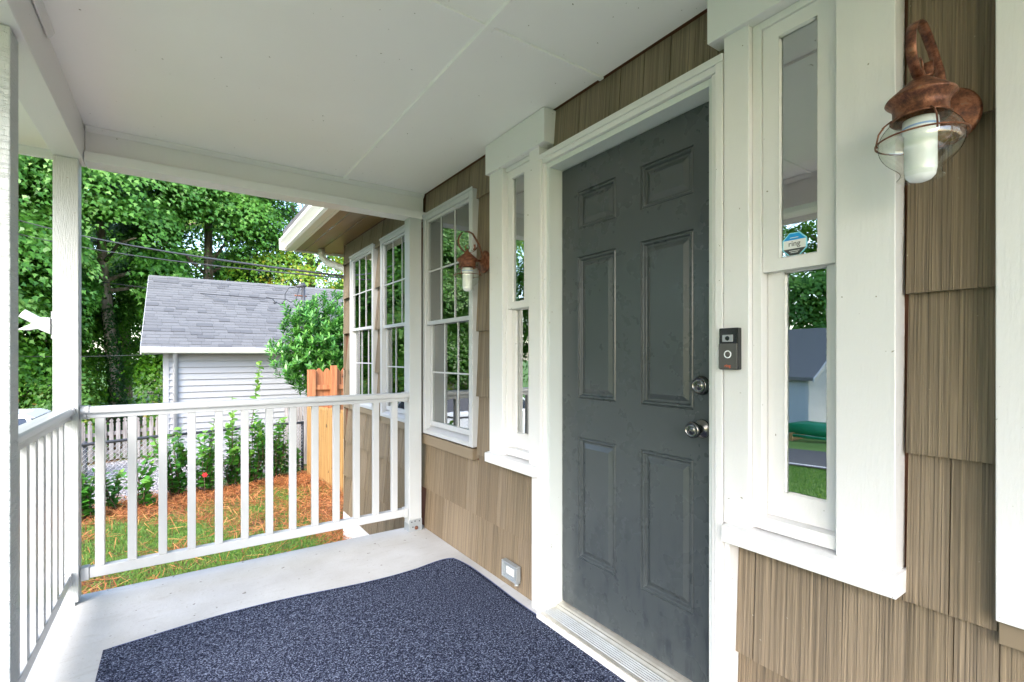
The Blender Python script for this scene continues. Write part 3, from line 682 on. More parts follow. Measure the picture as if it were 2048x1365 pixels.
# ------------------------------------------------------------------ wall lanterns
def lantern(y, label, cx=1.337):
    t = thing('wall_lantern', (1.452, y, 1.75), label, 'wall lamp', 'rusty onion lanterns on the house wall')
    c = (cx, y, 0)
    MB().lathe([(.0001, -.028), (.012, -.028), (.030, -.020), (.050, -.012), (.060, -.009), (.064, -.006), (.064, 0)], (1.449, y, 1.755), 40, 'x').build('wall_plate', M['rust'], t)
    MB().tube([(1.43, y, 1.757), (cx + .02, y, 1.757)], .0065, 10).build('arm', M['rust'], t)
    MB().lathe([(.0001, 1.812), (.006, 1.812), (.009, 1.800), (.058, 1.757), (.0605, 1.752), (.058, 1.749), (.050, 1.742), (.047, 1.733), (.047, 1.716), (.052, 1.711), (.050, 1.709), (.044, 1.712), (.044, 1.74), (.0001, 1.79)], c, 40).build('cap', M['rust'], t)
    # loop and scroll strap
    MB().tube([(cx + .013 * math.sin(a_), y, 1.824 + .013 * math.cos(a_)) for a_ in [2 * math.pi * k / 20 for k in range(21)]], .0022, 6).build('loop', M['rust'], t)
    pts = [(1.432, 1.762), (1.430, 1.79), (1.424, 1.82), (1.412, 1.85), (.5 * (1.39 + cx + .05), 1.882), (cx + .035, 1.905), (cx + .008, 1.914)]
    for k in range(1, 15):
        a_ = R(90 + k * 18); pts.append((cx + .003 + .062 * math.cos(a_), 1.853 + .060 * math.sin(a_)))
    pts += [(cx + .025, 1.806), (cx + .042, 1.815), (cx + .049, 1.832), (cx + .047, 1.846)]
    mb = MB(); v_ = []; f_ = []
    for (px, pz) in pts: v_ += [(px, y - .009, pz), (px, y + .009, pz)]
    for k in range(len(pts) - 1): f_.append((2 * k, 2 * k + 1, 2 * k + 3, 2 * k + 2))
    mb.add(v_, f_, True); o = mb.build('scroll_strap', M['rust'], t, fixn=False); so_ = o.modifiers.new('s', 'SOLIDIFY'); so_.thickness = .0025
    # glass onion globe
    o = MB().lathe([(.046, 1.711), (.058, 1.700), (.070, 1.682), (.0735, 1.664), (.070, 1.645), (.060, 1.628), (.044, 1.614), (.034, 1.604), (.033, 1.597), (.036, 1.590), (.040, 1.586)], c, 48).build('glass_globe', M['globe'], t)
    o.modifiers.new('ss', 'SUBSURF').render_levels = 1
    MB().tube([(cx + .0765 * math.cos(a_), y + .0765 * math.sin(a_), 1.667) for a_ in [2 * math.pi * k / 48 for k in range(49)]], .002, 6).build('guard_ring', M['rust'], t)
    for k in range(4):
        a_ = R(35 + 90 * k); mb = MB().tube([(cx + r_ * math.cos(a_), y + r_ * math.sin(a_), z_) for r_, z_ in ((.050, 1.714), (.063, 1.704), (.0735, 1.688), (.0775, 1.667), (.076, 1.660))], .0018, 6); mb.build('guard_wire', M['rust'], t)
    MB().lathe([(.0001, 1.708), (.030, 1.708), (.031, 1.690), (.031, 1.684), (.0275, 1.680), (.0275, 1.625), (.0275, 1.605), (.025, 1.590), (.018, 1.582), (.008, 1.5785), (.0001, 1.578)], c, 32).build('bulb', M['bulb'], t)
    MB().lathe([(.0312, 1.693), (.0316, 1.691), (.0312, 1.689)], c, 32).build('bulb_ring', M['blueline'], t)
    return t
lantern(.358, 'rusty copper lantern with clear globe on the shingles right of the sidelight', 1.287)
lantern(2.385, 'rusty copper lantern with clear globe between the window and the far sidelight')

# ------------------------------------------------------------------ leaf meshes
def leaf_object(name, P, Nn, T, L, shape, m, parent=None, tone=None, fold=0.0):
    P = np.asarray(P); k = len(shape); N = len(P); sh = np.asarray(shape, float)
    Nn = Nn / np.linalg.norm(Nn, axis=1, keepdims=True)
    T = T - Nn * (T * Nn).sum(1, keepdims=True); T /= np.maximum(1e-6, np.linalg.norm(T, axis=1, keepdims=True)); Bv = np.cross(Nn, T)
    L = np.asarray(L).reshape(-1, 1)
    V = np.empty((N, k, 3))
    for i in range(k):
        V[:, i] = P + L * (sh[i, 0] * Bv + sh[i, 1] * T + fold * (abs(sh[i, 0]) - .35 * sh[i, 1] ** 2) * Nn)
    off = wloc(parent); V = V.reshape(-1, 3) - np.array(off)
    me = bpy.data.meshes.new(name); me.vertices.add(N * k); me.vertices.foreach_set('co', V.ravel().astype(np.float32))
    me.loops.add(N * k); me.loops.foreach_set('vertex_index', np.arange(N * k, dtype=np.int32))
    me.polygons.add(N); me.polygons.foreach_set('loop_start', np.arange(0, N * k, k, dtype=np.int32)); me.polygons.foreach_set('loop_total', np.full(N, k, dtype=np.int32))
    me.update(calc_edges=True); me.validate()
    at = me.attributes.new('tone', 'FLOAT', 'FACE'); at.data.foreach_set('value', np.clip(tone if tone is not None else rng.random(N), 0, 1).astype(np.float32))
    me.materials.append(m); o = bpy.data.objects.new(name, me); COL.objects.link(o)
    if parent: o.parent = parent; WL[o.name] = off
    return o
MAPLE = [(0, -.45), (.48, -.2), (.2, .12), (0, .62), (-.2, .12), (-.48, -.2)]
QUAD = [(0, -.5), (.34, 0), (0, .55), (-.34, 0)]
OVAL = [(0, -.5), (.26, -.3), (.34, .0), (.2, .32), (0, .55), (-.2, .32), (-.34, .0), (-.26, -.3)]
LANCE = [(0, -.5), (.13, -.2), (.15, .12), (0, .58), (-.15, .12), (-.13, -.2)]
CLEAR = [(-.076, 20.1, .215), (.045, 21.2, .235)]
def crown_points(c, rad, nclump, nleaf, shell=.35, cr=(.7, 1.5), flat=.22, zmin=None, face=None, keep=None):
    Ps = []; Ns = []; Ts = []; To = []
    i = 0
    while i < nclump:
        d = rng.normal(size=3); d /= np.linalg.norm(d)
        if face is not None and np.dot(d, face) < -.25: continue
        r = shell + (1 - shell) * rng.random() ** .6
        cc = np.array(c) + d * np.array(rad) * r
        if zmin is not None and cc[2] < zmin: continue
        if any(cc[1] < yt + .5 and abs(cc[0] / cc[1] - kt) < .035 and (cc[2] - 1.21) / cc[1] < el for kt, yt, el in CLEAR): continue
        i += 1
        R_ = rng.uniform(*cr); q = rng.normal(size=(nleaf, 3)) * [R_ * .55, R_ * .55, R_ * flat * .55]
        out = d.copy(); out[2] = 0; rr = np.hypot(q[:, 0], q[:, 1])
        q[:, 2] -= .45 * rr ** 2 / R_ + .25 * (q @ out)
        Ps.append(cc + q)
        nn = np.array([0, 0, 1.0]) + .8 * out + rng.normal(size=(nleaf, 3)) * .33; nn[:, :2] += q[:, :2] * .9 / R_; nn[:, 1] -= .25; Ns.append(nn)
        tt = q.copy(); tt[:, 2] = -.3; tt += rng.normal(size=(nleaf, 3)) * .35; Ts.append(tt)
        base = rng.normal(.45, .2); To.append(base + rng.normal(size=nleaf) * .16 + .12 * q[:, 2] / R_)
    P, Nn, T, to = np.concatenate(Ps), np.concatenate(Ns), np.concatenate(Ts), np.concatenate(To); ok = np.ones(len(P), bool)
    for kt, yt, el in CLEAR:      # natural windows in the foliage in front of the two bare trunks
        ee = (P[:, 2] - 1.21) / P[:, 1]
        ok &= ~((P[:, 1] < yt + .25) & (P[:, 1] > 5) & (abs(P[:, 0] / P[:, 1] - kt + .03 * ee) < .024 + .008 * np.sin(40 * ee)) & (ee < el) & (rng.random(len(P)) > .07))
    return P[ok], Nn[ok], T[ok], to[ok]
def tree(name, loc, h, rad, label, m, nclump, nleaf, size=(.11, .17), trunk_r=.24, lean=(0, 0), zc=None, shape=MAPLE, face=None, ivy=False, zmin=None, cat='tree', group='trees behind the garage', keep=None):
    x, y = loc; z = gz(x, y); t = thing(name, (x, y, z), label, cat, group)
    pts = [(x, y, z - .1), (x + lean[0] * .3, y + lean[1] * .3, z + h * .2), (x + lean[0] * .7, y + lean[1] * .7, z + h * .45), (x + lean[0], y + lean[1], z + h * .75)]
    MB().tube(pts, [trunk_r * 1.25, trunk_r, trunk_r * .82, trunk_r * .45], 12).build('trunk', M['trunk'], t)
    for k in range(6):
        a_ = random.uniform(0, 6.28); z0 = z + h * random.uniform(.22, .6); f_ = (z0 - z) / (h * .75)
        b0 = Vector((x + lean[0] * f_, y + lean[1] * f_, z0)); L_ = rad[0] * random.uniform(.55, .9)
        e_ = b0 + Vector((math.cos(a_) * L_, math.sin(a_) * L_, h * random.uniform(.02, .16)))
        MB().tube([b0, (b0 + e_) / 2 + Vector((0, 0, .25)), e_], [trunk_r * .38, trunk_r * .25, trunk_r * .08], 7).build('branch', M['trunk'], t)
    zc = zc if zc else z + h * .6
    P, Nn, T, to = crown_points((x + lean[0] * .7, y + lean[1] * .7, zc), rad, nclump, nleaf, face=face, zmin=zmin, keep=keep)
    leaf_object('crown', P, Nn, T, rng.uniform(size[0], size[1], len(P)), shape, m, t, to, .25)
    if ivy:
        n_ = 3800; hh = rng.random(n_) ** 1.3 * h * .36; aa = rng.random(n_) * 6.28; f_ = hh / (h * .75); r_ = trunk_r * (1.22 - .5 * hh / (h * .5)) * rng.uniform(.95, 1.3, n_)
        P = np.stack([x + lean[0] * f_ + r_ * np.cos(aa), y + lean[1] * f_ + r_ * np.sin(aa), z + hh], 1)
        Nn = np.stack([np.cos(aa), np.sin(aa), .5 + 0 * aa], 1) + rng.normal(size=(n_, 3)) * .3; T = np.tile([0, 0, -1.0], (n_, 1)) + rng.normal(size=(n_, 3)) * .3
        leaf_object('ivy', P, Nn, T, rng.uniform(.06, .1, n_), QUAD, M['ivy'], t, rng.normal(.45, .2, n_), .2)
    return t
TOC = np.array([-.1, -1, -.1])
t1 = tree('maple_tree', (-1.5, 20.1), 11, (4.2, 3.6, 4.6), 'tall maple with ivy climbing its trunk left of the garage', M['maple'], 82, 1250, (.085, .14), .17, (-.6, 0), zc=6.4, face=TOC, ivy=True, keep=(-1.7, 20.1, 5.6, 1.7))
t2 = tree('maple_tree', (.96, 21.2), 12, (2.9, 3.0, 4.4), 'tall maple whose bare trunk rises behind the middle of the garage roof', M['maple'], 74, 1250, (.085, .14), .19, (.0, 0), zc=7.4, face=TOC, keep=(.96, 21.2, 6.4, 1.7))
t3 = tree('autumn_tree', (4.5, 20.4), 12, (3.0, 2.4, 5.0), 'tree with yellow and orange leaves beside the house eave', M['autumn'], 46, 700, (.08, .13), .2, (-.2, 0), zc=6.0, face=TOC)
t4 = tree('maple_tree', (-5.2, 18.5), 10, (3.4, 3.2, 5.0), 'leafy maple seen between the two left porch posts', M['maple'], 90, 1100, (.085, .13), .24, (0, 0), zc=5.2, face=TOC)
t6 = tree('understorey_tree', (-4.6, 22.0), 6, (3.6, 1.6, 2.6), 'low fresh green tree just behind the ivy covered trunk', M['maple2'], 45, 800, (.08, .12), .09, (.2, 0), zc=1.8)
t7 = tree('understorey_tree', (1.5, 24.8), 7, (4.4, 1.6, 2.6), 'fresh green tree showing above the garage ridge behind the bare trunk', M['maple2'], 45, 800, (.08, .12), .1, (0, 0), zc=4.1)
t8 = tree('understorey_tree', (-3.7, 18.2), 4.5, (1.35, 1.0, 1.9), 'small fresh green tree left of the ivy trunk', M['maple2'], 22, 800, (.08, .12), .06, (0, 0), zc=1.4)
t9 = tree('understorey_tree', (-.15, 19.0), 4.5, (.85, .8, 1.9), 'small fresh green tree between the ivy trunk and the garage', M['maple2'], 14, 800, (.08, .12), .05, (0, 0), zc=1.5)
t5 = tree('broadleaf_tree', (-2, 28), 14, (6.5, 3, 7), 'broad dark tree far behind the ivy maple', M['backwood'], 105, 650, (.14, .24), .3, (0, 0), zc=6.5, shape=QUAD)
index_children()
for (x, y, rz, s_, lab) in ((-10, 26, 2.2, 1, 'broad dark tree beyond the white car'), (-19, 22, 3.1, 1.1, 'broad dark tree at the far end of the street'),
                            (-27, 12, 1.1, 1.15, 'broad dark tree behind the blue grey house'), (-28, 2, 4.0, 1.2, 'broad dark tree left of the blue grey house'), (-25, -9, 5.1, 1.2, 'broad dark tree farthest down the street'), (-14, 31, 1.9, 1.2, 'broad dark tree at the back of the wood'), (11, 30, 1.2, 1.1, 'broad dark tree at the far right behind the house')):
    c = copy_thing(t5, (x, y, gz(x, y)), lab, rz, (s_, s_, s_))
c = copy_thing(t4, (-14.5, 15.5, gz(-14.5, 15.5)), 'leafy maple standing across the street', 1.7, (1, 1, 1))
# hedge bushes left of garage
def bush(name, x, y, rad, n_, m, size, label, shape=QUAD, group=None, zc=None, cat='bush', tone=(.45, .2)):
    z = gz(x, y); t = thing(name, (x, y, z), label, cat, group)
    P, Nn, T, to = crown_points((x, y, zc if zc else z + rad[2]), rad, max(12, n_ // 60), 60, .35, (.22, .4), .6)
    to = np.clip(rng.normal(tone[0], tone[1], len(to)) * .5 + to * .5, 0, 1)
    leaf_object('foliage', P, Nn, T, rng.uniform(*size, len(P)), shape, m, t, to, .2)
    mb = MB()
    for k in range(4): a_ = k * 1.6; mb.tube([(x, y, z - .05), (x + math.cos(a_) * rad[0] * .4, y + math.sin(a_) * rad[1] * .4, z + rad[2])], [.03, .01], 6)
    mb.build('stem', M['twig'], t); return t
for k, (x, y, rx, rz_, lab, tn) in enumerate(((-1.1, 15.4, .9, .6, 'green bush just left of the garage corner', .35), (-2.3, 15.7, .9, .55, 'bush with a few orange leaves behind the grey picket fence', .6), (-3.5, 15.2, 1.0, .6, 'reddish bush behind the white car', .75), (-4.8, 15.6, 1.0, .8, 'green bush farthest left beyond the car', .4), (-1.9, 16.6, 1.5, 1.1, 'larger bush under the ivy covered trunk', .25))):
    bush('hedge_bush', x, y, (rx, .7, rz_), 2600, M['hedge'], (.07, .12), lab, group='bushes beyond the picket fence', tone=(tn, .25))
# laurel by the house corner
lx, ly = 2.45, 10.3; z = gz(lx, ly); t = thing('laurel_bush', (lx, ly, z), 'tall glossy laurel bush between the garage and the wooden fence', 'bush')
Ps, Ns, Ts, To = [], [], [], []
for k in range(1250):
    d = rng.normal(size=3); d /= np.linalg.norm(d); d[1] = -abs(d[1]) if rng.random() < .8 else d[1]
    cc = np.array([lx, ly, 1.25]) + d * np.array([.88, .75, 1.05]) * rng.uniform(.42, 1.08) * (1 + .10 * math.sin(5 * d[0] + 7 * d[2]))
    ax = d * .6 + np.array([0, 0, 1.0]) + rng.normal(size=3) * .25; ax /= np.linalg.norm(ax); nl = 11
    for j in range(nl):
        a_ = j * 2.4 + rng.random(); s_ = j / nl; u_ = np.cross(ax, [math.cos(a_), math.sin(a_), .3]); u_ /= np.linalg.norm(u_)
        T_ = ax * (.35 + .5 * s_) + u_ * .8; T_ /= np.linalg.norm(T_); Ps.append(cc + ax * s_ * .12 + T_ * .055); Ts.append(T_)
        Ns.append(ax * .8 - u_ * .45 + rng.normal(size=3) * .15); To.append(.25 + .5 * s_ + rng.normal() * .14)
leaf_object('foliage', np.array(Ps), np.array(Ns), np.array(Ts), rng.uniform(.09, .135, len(Ps)), LANCE, M['laurel'], t, np.array(To), .35)
mb = MB()
for k in range(7): a_ = k * .9; mb.tube([(lx, ly, z - .05), (lx + math.cos(a_) * .3, ly + math.sin(a_) * .3, 1.3)], [.03, .012], 6)
mb.build('stem', M['twig'], t)

# ------------------------------------------------------------------ shrubs along the chain-link fence
def shrub(x, y, h, nst, spread, label, dens=34, size=(.07, .12), tall=None):
    z = gz(x, y); t = thing('leafy_shrub', (x, y, z), label, 'shrub', 'shrubs along the wire fence')
    mb = MB(); P, Nn, T, To = [], [], [], []
    for k in range(nst):
        a_ = rng.random() * 6.28; hh = h * rng.uniform(.6, 1.05); tip = np.array([x + math.cos(a_) * spread * rng.uniform(.2, 1), y + math.sin(a_) * spread * .6 * rng.uniform(.2, 1), z + hh])
        if tall and k == 0: tip = np.array([x + tall[0], y, z + tall[1]]); hh = tall[1]
        b0 = np.array([x + rng.normal() * .06, y + rng.normal() * .05, z - .03]); mid = (b0 + tip) / 2 + rng.normal(size=3) * .04
        mb.tube([b0, mid, tip], [.008, .006, .002], 5)
        nl = int(dens * hh)
        for j in range(nl):
            s_ = .18 + .82 * j / nl; p_ = (1 - s_) ** 2 * b0 + 2 * s_ * (1 - s_) * mid + s_ ** 2 * tip; b_ = j * 2.4 + rng.random() * .8
            out = np.array([math.cos(b_), math.sin(b_), .25]); L_ = .07 * (1.1 - .5 * s_); P.append(p_ + out * L_ * .75); T.append(out + [0, 0, -.15]); Nn.append(np.array([0, 0, 1.]) + .35 * out * -1 + rng.normal(size=3) * .3)
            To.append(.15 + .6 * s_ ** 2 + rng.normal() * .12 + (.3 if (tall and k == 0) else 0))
    mb.build('stem', M['twig'], t)
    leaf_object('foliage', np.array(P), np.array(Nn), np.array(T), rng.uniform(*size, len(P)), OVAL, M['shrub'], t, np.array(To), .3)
    return t
FA, FB = (-2.4, 7.97), (1.86, 9.33)
def on_fence(s_, off=0): return FA[0] + (FB[0] - FA[0]) * s_, FA[1] + (FB[1] - FA[1]) * s_ + off
for k, (s_, off, h, nst, sp, tall, lab) in enumerate((
    (.335, -.55, .88, 8, .28, None, 'shrub with big leaves at the left end of the railing view'),
    (.40, -.35, .62, 6, .25, None, 'thin low shrub before the gravel, second from the left'),
    (.475, -.55, .72, 6, .25, None, 'sparse shrub with bare twigs before the gravel'),
    (.56, -.25, 1.0, 12, .42, None, 'dense shrub in front of the garage downspout'),
    (.65, -.3, .98, 14, .42, (.1, 1.15), 'dense shrub with one red flower by the wire fence'),
    (.73, -.25, 1.0, 13, .4, (.0, 1.45), 'bushy shrub right of the red flower'),
    (.80, -.28, 1.0, 13, .4, (.1, 2.0), 'shrub with the tallest shoot rising above the railing'),
    (.88, -.2, 1.02, 13, .28, None, 'slender shrub before the weathered board fence'),
    (.955, -.12, .75, 7, .2, None, 'small shrub at the right end of the wire fence'))):
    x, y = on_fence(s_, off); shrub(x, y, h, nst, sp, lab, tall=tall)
x, y = on_fence(.64, -.62)
t = thing('red_flower', (x, y, gz(x, y) + .32), 'single red flower low in the shrubs by the wire fence', 'flower')
P = np.array([[x, y, gz(x, y) + .36]] * 6); a_ = np.arange(6) * 1.05; T = np.stack([np.cos(a_), -.4 + 0 * a_, np.sin(a_)], 1); Nn = np.tile([0, -1., .2], (6, 1)); P = P + T * .02
leaf_object('petals', P, Nn, T, np.full(6, .038), OVAL, M['red'], t, None, .3)
MB().tube([(x, y + .02, gz(x, y)), (x, y + .01, gz(x, y) + .36)], .004, 5).build('stem', M['twig'], t)

# ------------------------------------------------------------------ chain-link fence
t = thing('wire_fence', (0, 8.7, -.85), 'chain link fence with dark top rail behind the shrubs', 'fence')
FH = .92
def fz(s_): x, y = on_fence(s_); return gz(x, y)
MB().tube([(*on_fence(s_), fz(s_) + FH) for s_ in (0, .25, .5, .75, 1)], .021, 10).build('top_rail', M['pipe'], t)
for s_ in (0.0, .33, .665, 1.0): MB().tube([(*on_fence(s_, .03), fz(s_) - .1), (*on_fence(s_, .03), fz(s_) + FH + .02)], .024, 10).build('post', M['pipe'], t)
mb = MB(); Lf = math.hypot(FB[0] - FA[0], FB[1] - FA[1]); step = .062; hh = FH - .03; k = -hh
while k < Lf:
    for sgn in (1, -1):
        a0, b0 = (k, k + hh) if sgn > 0 else (k + hh, k); ta, tb = a0, b0; za, zb = 0, hh
        lo, hi = min(ta, tb), max(ta, tb)
        def cl(u_): f_ = (u_ - ta) / (tb - ta); return za + (zb - za) * f_
        u0, u1 = max(0, lo), min(Lf, hi)
        if u1 - u0 > .02:
            p0 = on_fence(u0 / Lf, .004 * sgn); p1 = on_fence(u1 / Lf, .004 * sgn)
            mb.tube([(*p0, gz(*p0) + .03 + cl(u0)), (*p1, gz(*p1) + .03 + cl(u1))], .0022, 4, False)
    k += step
mb.build('wire_mesh', M['wire'], t, fixn=False)
# ------------------------------------------------------------------ picket fences
def picket_mesh(w_, h_, th, m, style):
    if style == 'gothic': pr2 = [(-w_ / 2, 0), (w_ / 2, 0), (w_ / 2, h_ - .11), (w_ * .22, h_ - .085), (w_ * .5, h_ - .055), (w_ * .3, h_ - .02), (0, h_), (-w_ * .3, h_ - .02), (-w_ * .5, h_ - .055), (-w_ * .22, h_ - .085), (-w_ / 2, h_ - .11)]
    elif style == 'dogear': pr2 = [(-w_ / 2, 0), (w_ / 2, 0), (w_ / 2, h_ - .045), (w_ * .18, h_), (-w_ * .18, h_), (-w_ / 2, h_ - .045)]
    else: pr2 = [(-w_ / 2, 0), (w_ / 2, 0), (w_ / 2, h_ - .07), (w_ * .1, h_), (-w_ * .1, h_), (-w_ / 2, h_ - .07)]
    mb = MB().prism(pr2, -th / 2, th / 2, 'y'); me = mb.mesh('picket'); me.materials.append(m); return me
def picket_fence(A, Bp, label, h_, w_, gap, m, style, railz, name='picket_fence', posts=True, jit=.01):
    L_ = math.hypot(Bp[0] - A[0], Bp[1] - A[1]); ux, uy = (Bp[0] - A[0]) / L_, (Bp[1] - A[1]) / L_; ang = math.atan2(uy, ux)
    t = thing(name, (A[0], A[1], gz(*A)), label, 'fence'); me = picket_mesh(w_, h_, .02, m, style); s_ = w_ / 2
    while s_ < L_:
        x, y = A[0] + ux * s_, A[1] + uy * s_
        o = bpy.data.objects.new('picket', me); COL.objects.link(o); o.parent = t; o.location = Vector((x, y, gz(x, y) + .03 + random.uniform(-jit, jit))) - wloc(t); o.rotation_euler = (0, random.uniform(-.008, .008), ang)
        s_ += w_ + gap
    nx2, ny2 = -uy, ux
    for rz_ in railz:
        mb = MB(); a, b = (A[0] + nx2 * .03, A[1] + ny2 * .03), (Bp[0] + nx2 * .03, Bp[1] + ny2 * .03); q = .018
        mb.add([(a[0] - nx2 * q, a[1] - ny2 * q, gz(*A) + rz_), (a[0] + nx2 * q, a[1] + ny2 * q, gz(*A) + rz_), (b[0] + nx2 * q, b[1] + ny2 * q, gz(*Bp) + rz_), (b[0] - nx2 * q, b[1] - ny2 * q, gz(*Bp) + rz_),
                (a[0] - nx2 * q, a[1] - ny2 * q, gz(*A) + rz_ + .08), (a[0] + nx2 * q, a[1] + ny2 * q, gz(*A) + rz_ + .08), (b[0] + nx2 * q, b[1] + ny2 * q, gz(*Bp) + rz_ + .08), (b[0] - nx2 * q, b[1] - ny2 * q, gz(*Bp) + rz_ + .08)],
               [(0, 3, 2, 1), (4, 5, 6, 7), (0, 1, 5, 4), (1, 2, 6, 5), (2, 3, 7, 6), (3, 0, 4, 7)]); mb.build('rail', m, t)
    return t
picket_fence((-4.6, 14.3), (-.28, 14.0), 'old grey picket fence with pointed tops left of the garage', .92, .075, .045, M['greywood'], 'gothic', (.2, .62))
picket_fence((1.72, 10.25), (3.2, 9.85), 'weathered grey board fence half hidden under the laurel', 1.22, .068, .012, M['greywood'], 'dogear', (.2, .9), name='board_fence')
t = picket_fence((2.03, 9.15), (3.4, 9.15), 'tall new cedar fence panel in front of the laurel', 1.86, .135, .012, M['cedar'], 'point', (.25, 1.55), name='cedar_fence')
B(1.90, 2.02, 9.06, 9.18, gz(1.95, 9.1) - .1, gz(1.95, 9.1) + 1.86).build('fence_post', M['cedar'], t, .004)
B(2.28, 2.38, 9.02, 9.12, gz(1.95, 9.1) - .1, gz(1.95, 9.1) + 1.93).build('fence_post', M['cedar'], t, .004)
B(1.99, 3.4, 9.09, 9.13, gz(1.95, 9.1) + 1.50, gz(1.95, 9.1) + 1.585).build('rail', M['cedar'], t, .002)
t = picket_fence((1.86, 8.95), (2.02, 6.7), 'low yellow pine picket fence running toward the house corner', 1.2, .080, .018, M['pine'], 'dogear', (.25, .9), name='pine_fence')

# ------------------------------------------------------------------ garage
gx0, gx1, gy0, gy1 = -.2, 7.0, 12.0, 18.0; gb = -1.12; ge = 1.36
G = thing('garage', (3.4, 15, gb), 'white vinyl sided garage with a grey shingle roof behind the wire fence', 'garage')
B(gx0 + .02, gx1, gy0 + .02, gy1, gb, ge).build('wall', M['siding'], G)
z = gb + .1; pl = None
while z < ge - .02:
    zt = min(z + .127, ge); mb = MB().prism([(gy0 - .014, z), (gy0 + .019, z), (gy0 + .019, zt), (gy0 - .001, zt), (gy0 - .001, z + .064), (gy0 - .013, z + .003)] if False else [(gy0 - .030, z), (gy0 + .019, z), (gy0 + .019, zt), (gy0 - .002, zt), (gy0 - .002, zt - .016), (gy0 - .028, z + .004)], gx0 + .02, gx1, 'x')
    mb.build('siding_plank', M['siding'], G); z += .127
mb = MB(); z = gb + .1
while z < ge - .02: mb.prism([(gx0 + .019, z), (gx0 - .014, z), (gx0 - .002, z + .125), (gx0 + .019, z + .125)], gy0 + .02, gy1, 'y'); z += .127
mb.build('side_siding', M['siding'], G, kind='stuff')
B(gx0 - .03, gx0 + .07, gy0 - .03, gy0 + .07, gb, ge).build('corner_board', M['siding'], G, .004)
MB().tube([(gx0 + .17, gy0 - .28, 1.36), (gx0 + .17, gy0 - .2, 1.27), (gx0 + .17, gy0 - .065, 1.2), (gx0 + .17, gy0 - .06, gb + .05)], .042, 10).build('downspout', M['vinyl'], G)
rx0 = -.57; ry0, rz0, ry1, rz1 = 11.68, 1.40, 15.0, 3.215
MB().prism([(ry0, rz0 - .10), (ry1, rz1 - .10), (ry1, rz1 - .012), (ry0, rz0 - .012)], rx0 + .012, gx1 + .3, 'x').build('roof_deck', M['roof'][2], G)
MB().prism([(ry0 - .01, rz0 - .13), (ry1, rz1 - .13), (ry1, rz1 + .0), (ry0 - .01, rz0 + .0)], rx0 - .01, rx0 + .01, 'x').build('rake_board', M['vinyl'], G)
MB().prism([(ry1, rz1 - .012), (18.32, 1.39), (18.32, 1.30), (ry1, rz1 - .10)], rx0, gx1 + .3, 'x').build('roof_back', M['roof'][1], G)
MB().prism([(gy0, ge), (gy1, ge), (15, 3.10)], gx0, gx0 + .05, 'x').build('gable_wall', M['siding'], G)
MB().prism([(gy0, ge), (gy1, ge), (15, 3.10)], gx1 - .05, gx1, 'x').build('gable_wall', M['siding'], G)
B(rx0 + .02, gx1 + .3, 11.70, gy0, 1.285, 1.30).build('soffit', M['vinyl'], G)
MB().prism([(11.695, 1.30), (11.60, 1.30), (11.585, 1.33), (11.565, 1.37), (11.565, 1.405), (11.575, 1.41), (11.60, 1.36), (11.695, 1.36)], rx0, gx1 + .3, 'x').build('gutter', M['cream'], G, .002)
sl = math.atan2(rz1 - rz0, ry1 - ry0); SLn = math.hypot(ry1 - ry0, rz1 - rz0); ex = .142; nc = int(SLn / ex)
tabs = []
for v_ in range(3):
    me = MB().box(0, .327, 0, ex + .03, 0, (.014, .017, .022)[v_]).mesh('roof_shingle'); me.materials.append(M['roof'][v_]); tabs.append(me)
cells = []
for r_ in range(nc + 1):
    xo = rx0 - random.choice((0, .11, .22)) ; x = xo
    while x < gx1 + .2:
        a_ = max(x, rx0); wd_ = random.choice((.30, .24, .17, .21)); cells.append((r_, a_, random.choice((0, 0, 0, 1, 1, 1, 1, 2)), x + wd_ - a_)); x += wd_
inview = sorted([c_ for c_ in cells if c_[1] < 3.7 and c_[1] > rx0 - .05], key=lambda c_: c_[0])
near = set(id(c_) for c_ in inview[:298])
rest = [MB() for _ in range(3)]
for c_ in cells:
    r_, x, v_, wd_ = c_;
    if wd_ < .02: continue
    y_ = ry0 - .02 + math.cos(sl) * r_ * ex; z_ = rz0 - .012 + math.sin(sl) * r_ * ex + .002 + .0008 * (v_ + 1)
    if r_ == nc: 
        pass
    if id(c_) in near:
        o = bpy.data.objects.new('roof_shingle', tabs[v_]); COL.objects.link(o); o.parent = G; o.location = Vector((x, y_, z_)) - wloc(G); o.rotation_euler = (sl - .05, 0, 0); o.scale = ((wd_ - .004) / .327, 1, 1)
    else:
        mb = rest[v_]; k = len(mb.v); c2, s2 = math.cos(sl - .05), math.sin(sl - .05); th = (.014, .017, .022)[v_]
        vs2 = [(x + a, y_ + b * c2 - c3 * s2, z_ + b * s2 + c3 * c2) for c3 in (0, th) for (a, b) in ((0, 0), (wd_ - .004, 0), (wd_ - .004, ex + .03), (0, ex + .03))]
        mb.add(vs2, [(0, 3, 2, 1), (4, 5, 6, 7), (0, 1, 5, 4), (1, 2, 6, 5), (2, 3, 7, 6), (3, 0, 4, 7)])
for v_, mb in enumerate(rest): mb.build('roof_shingles', M['roof'][v_], G, kind='stuff', fixn=False)
MB().prism([(14.87, 3.165), (15.0, 3.245), (15.13, 3.165), (15.0, 3.20)], rx0, gx1 + .3, 'x').build('ridge_cap', M['roof'][0], G)
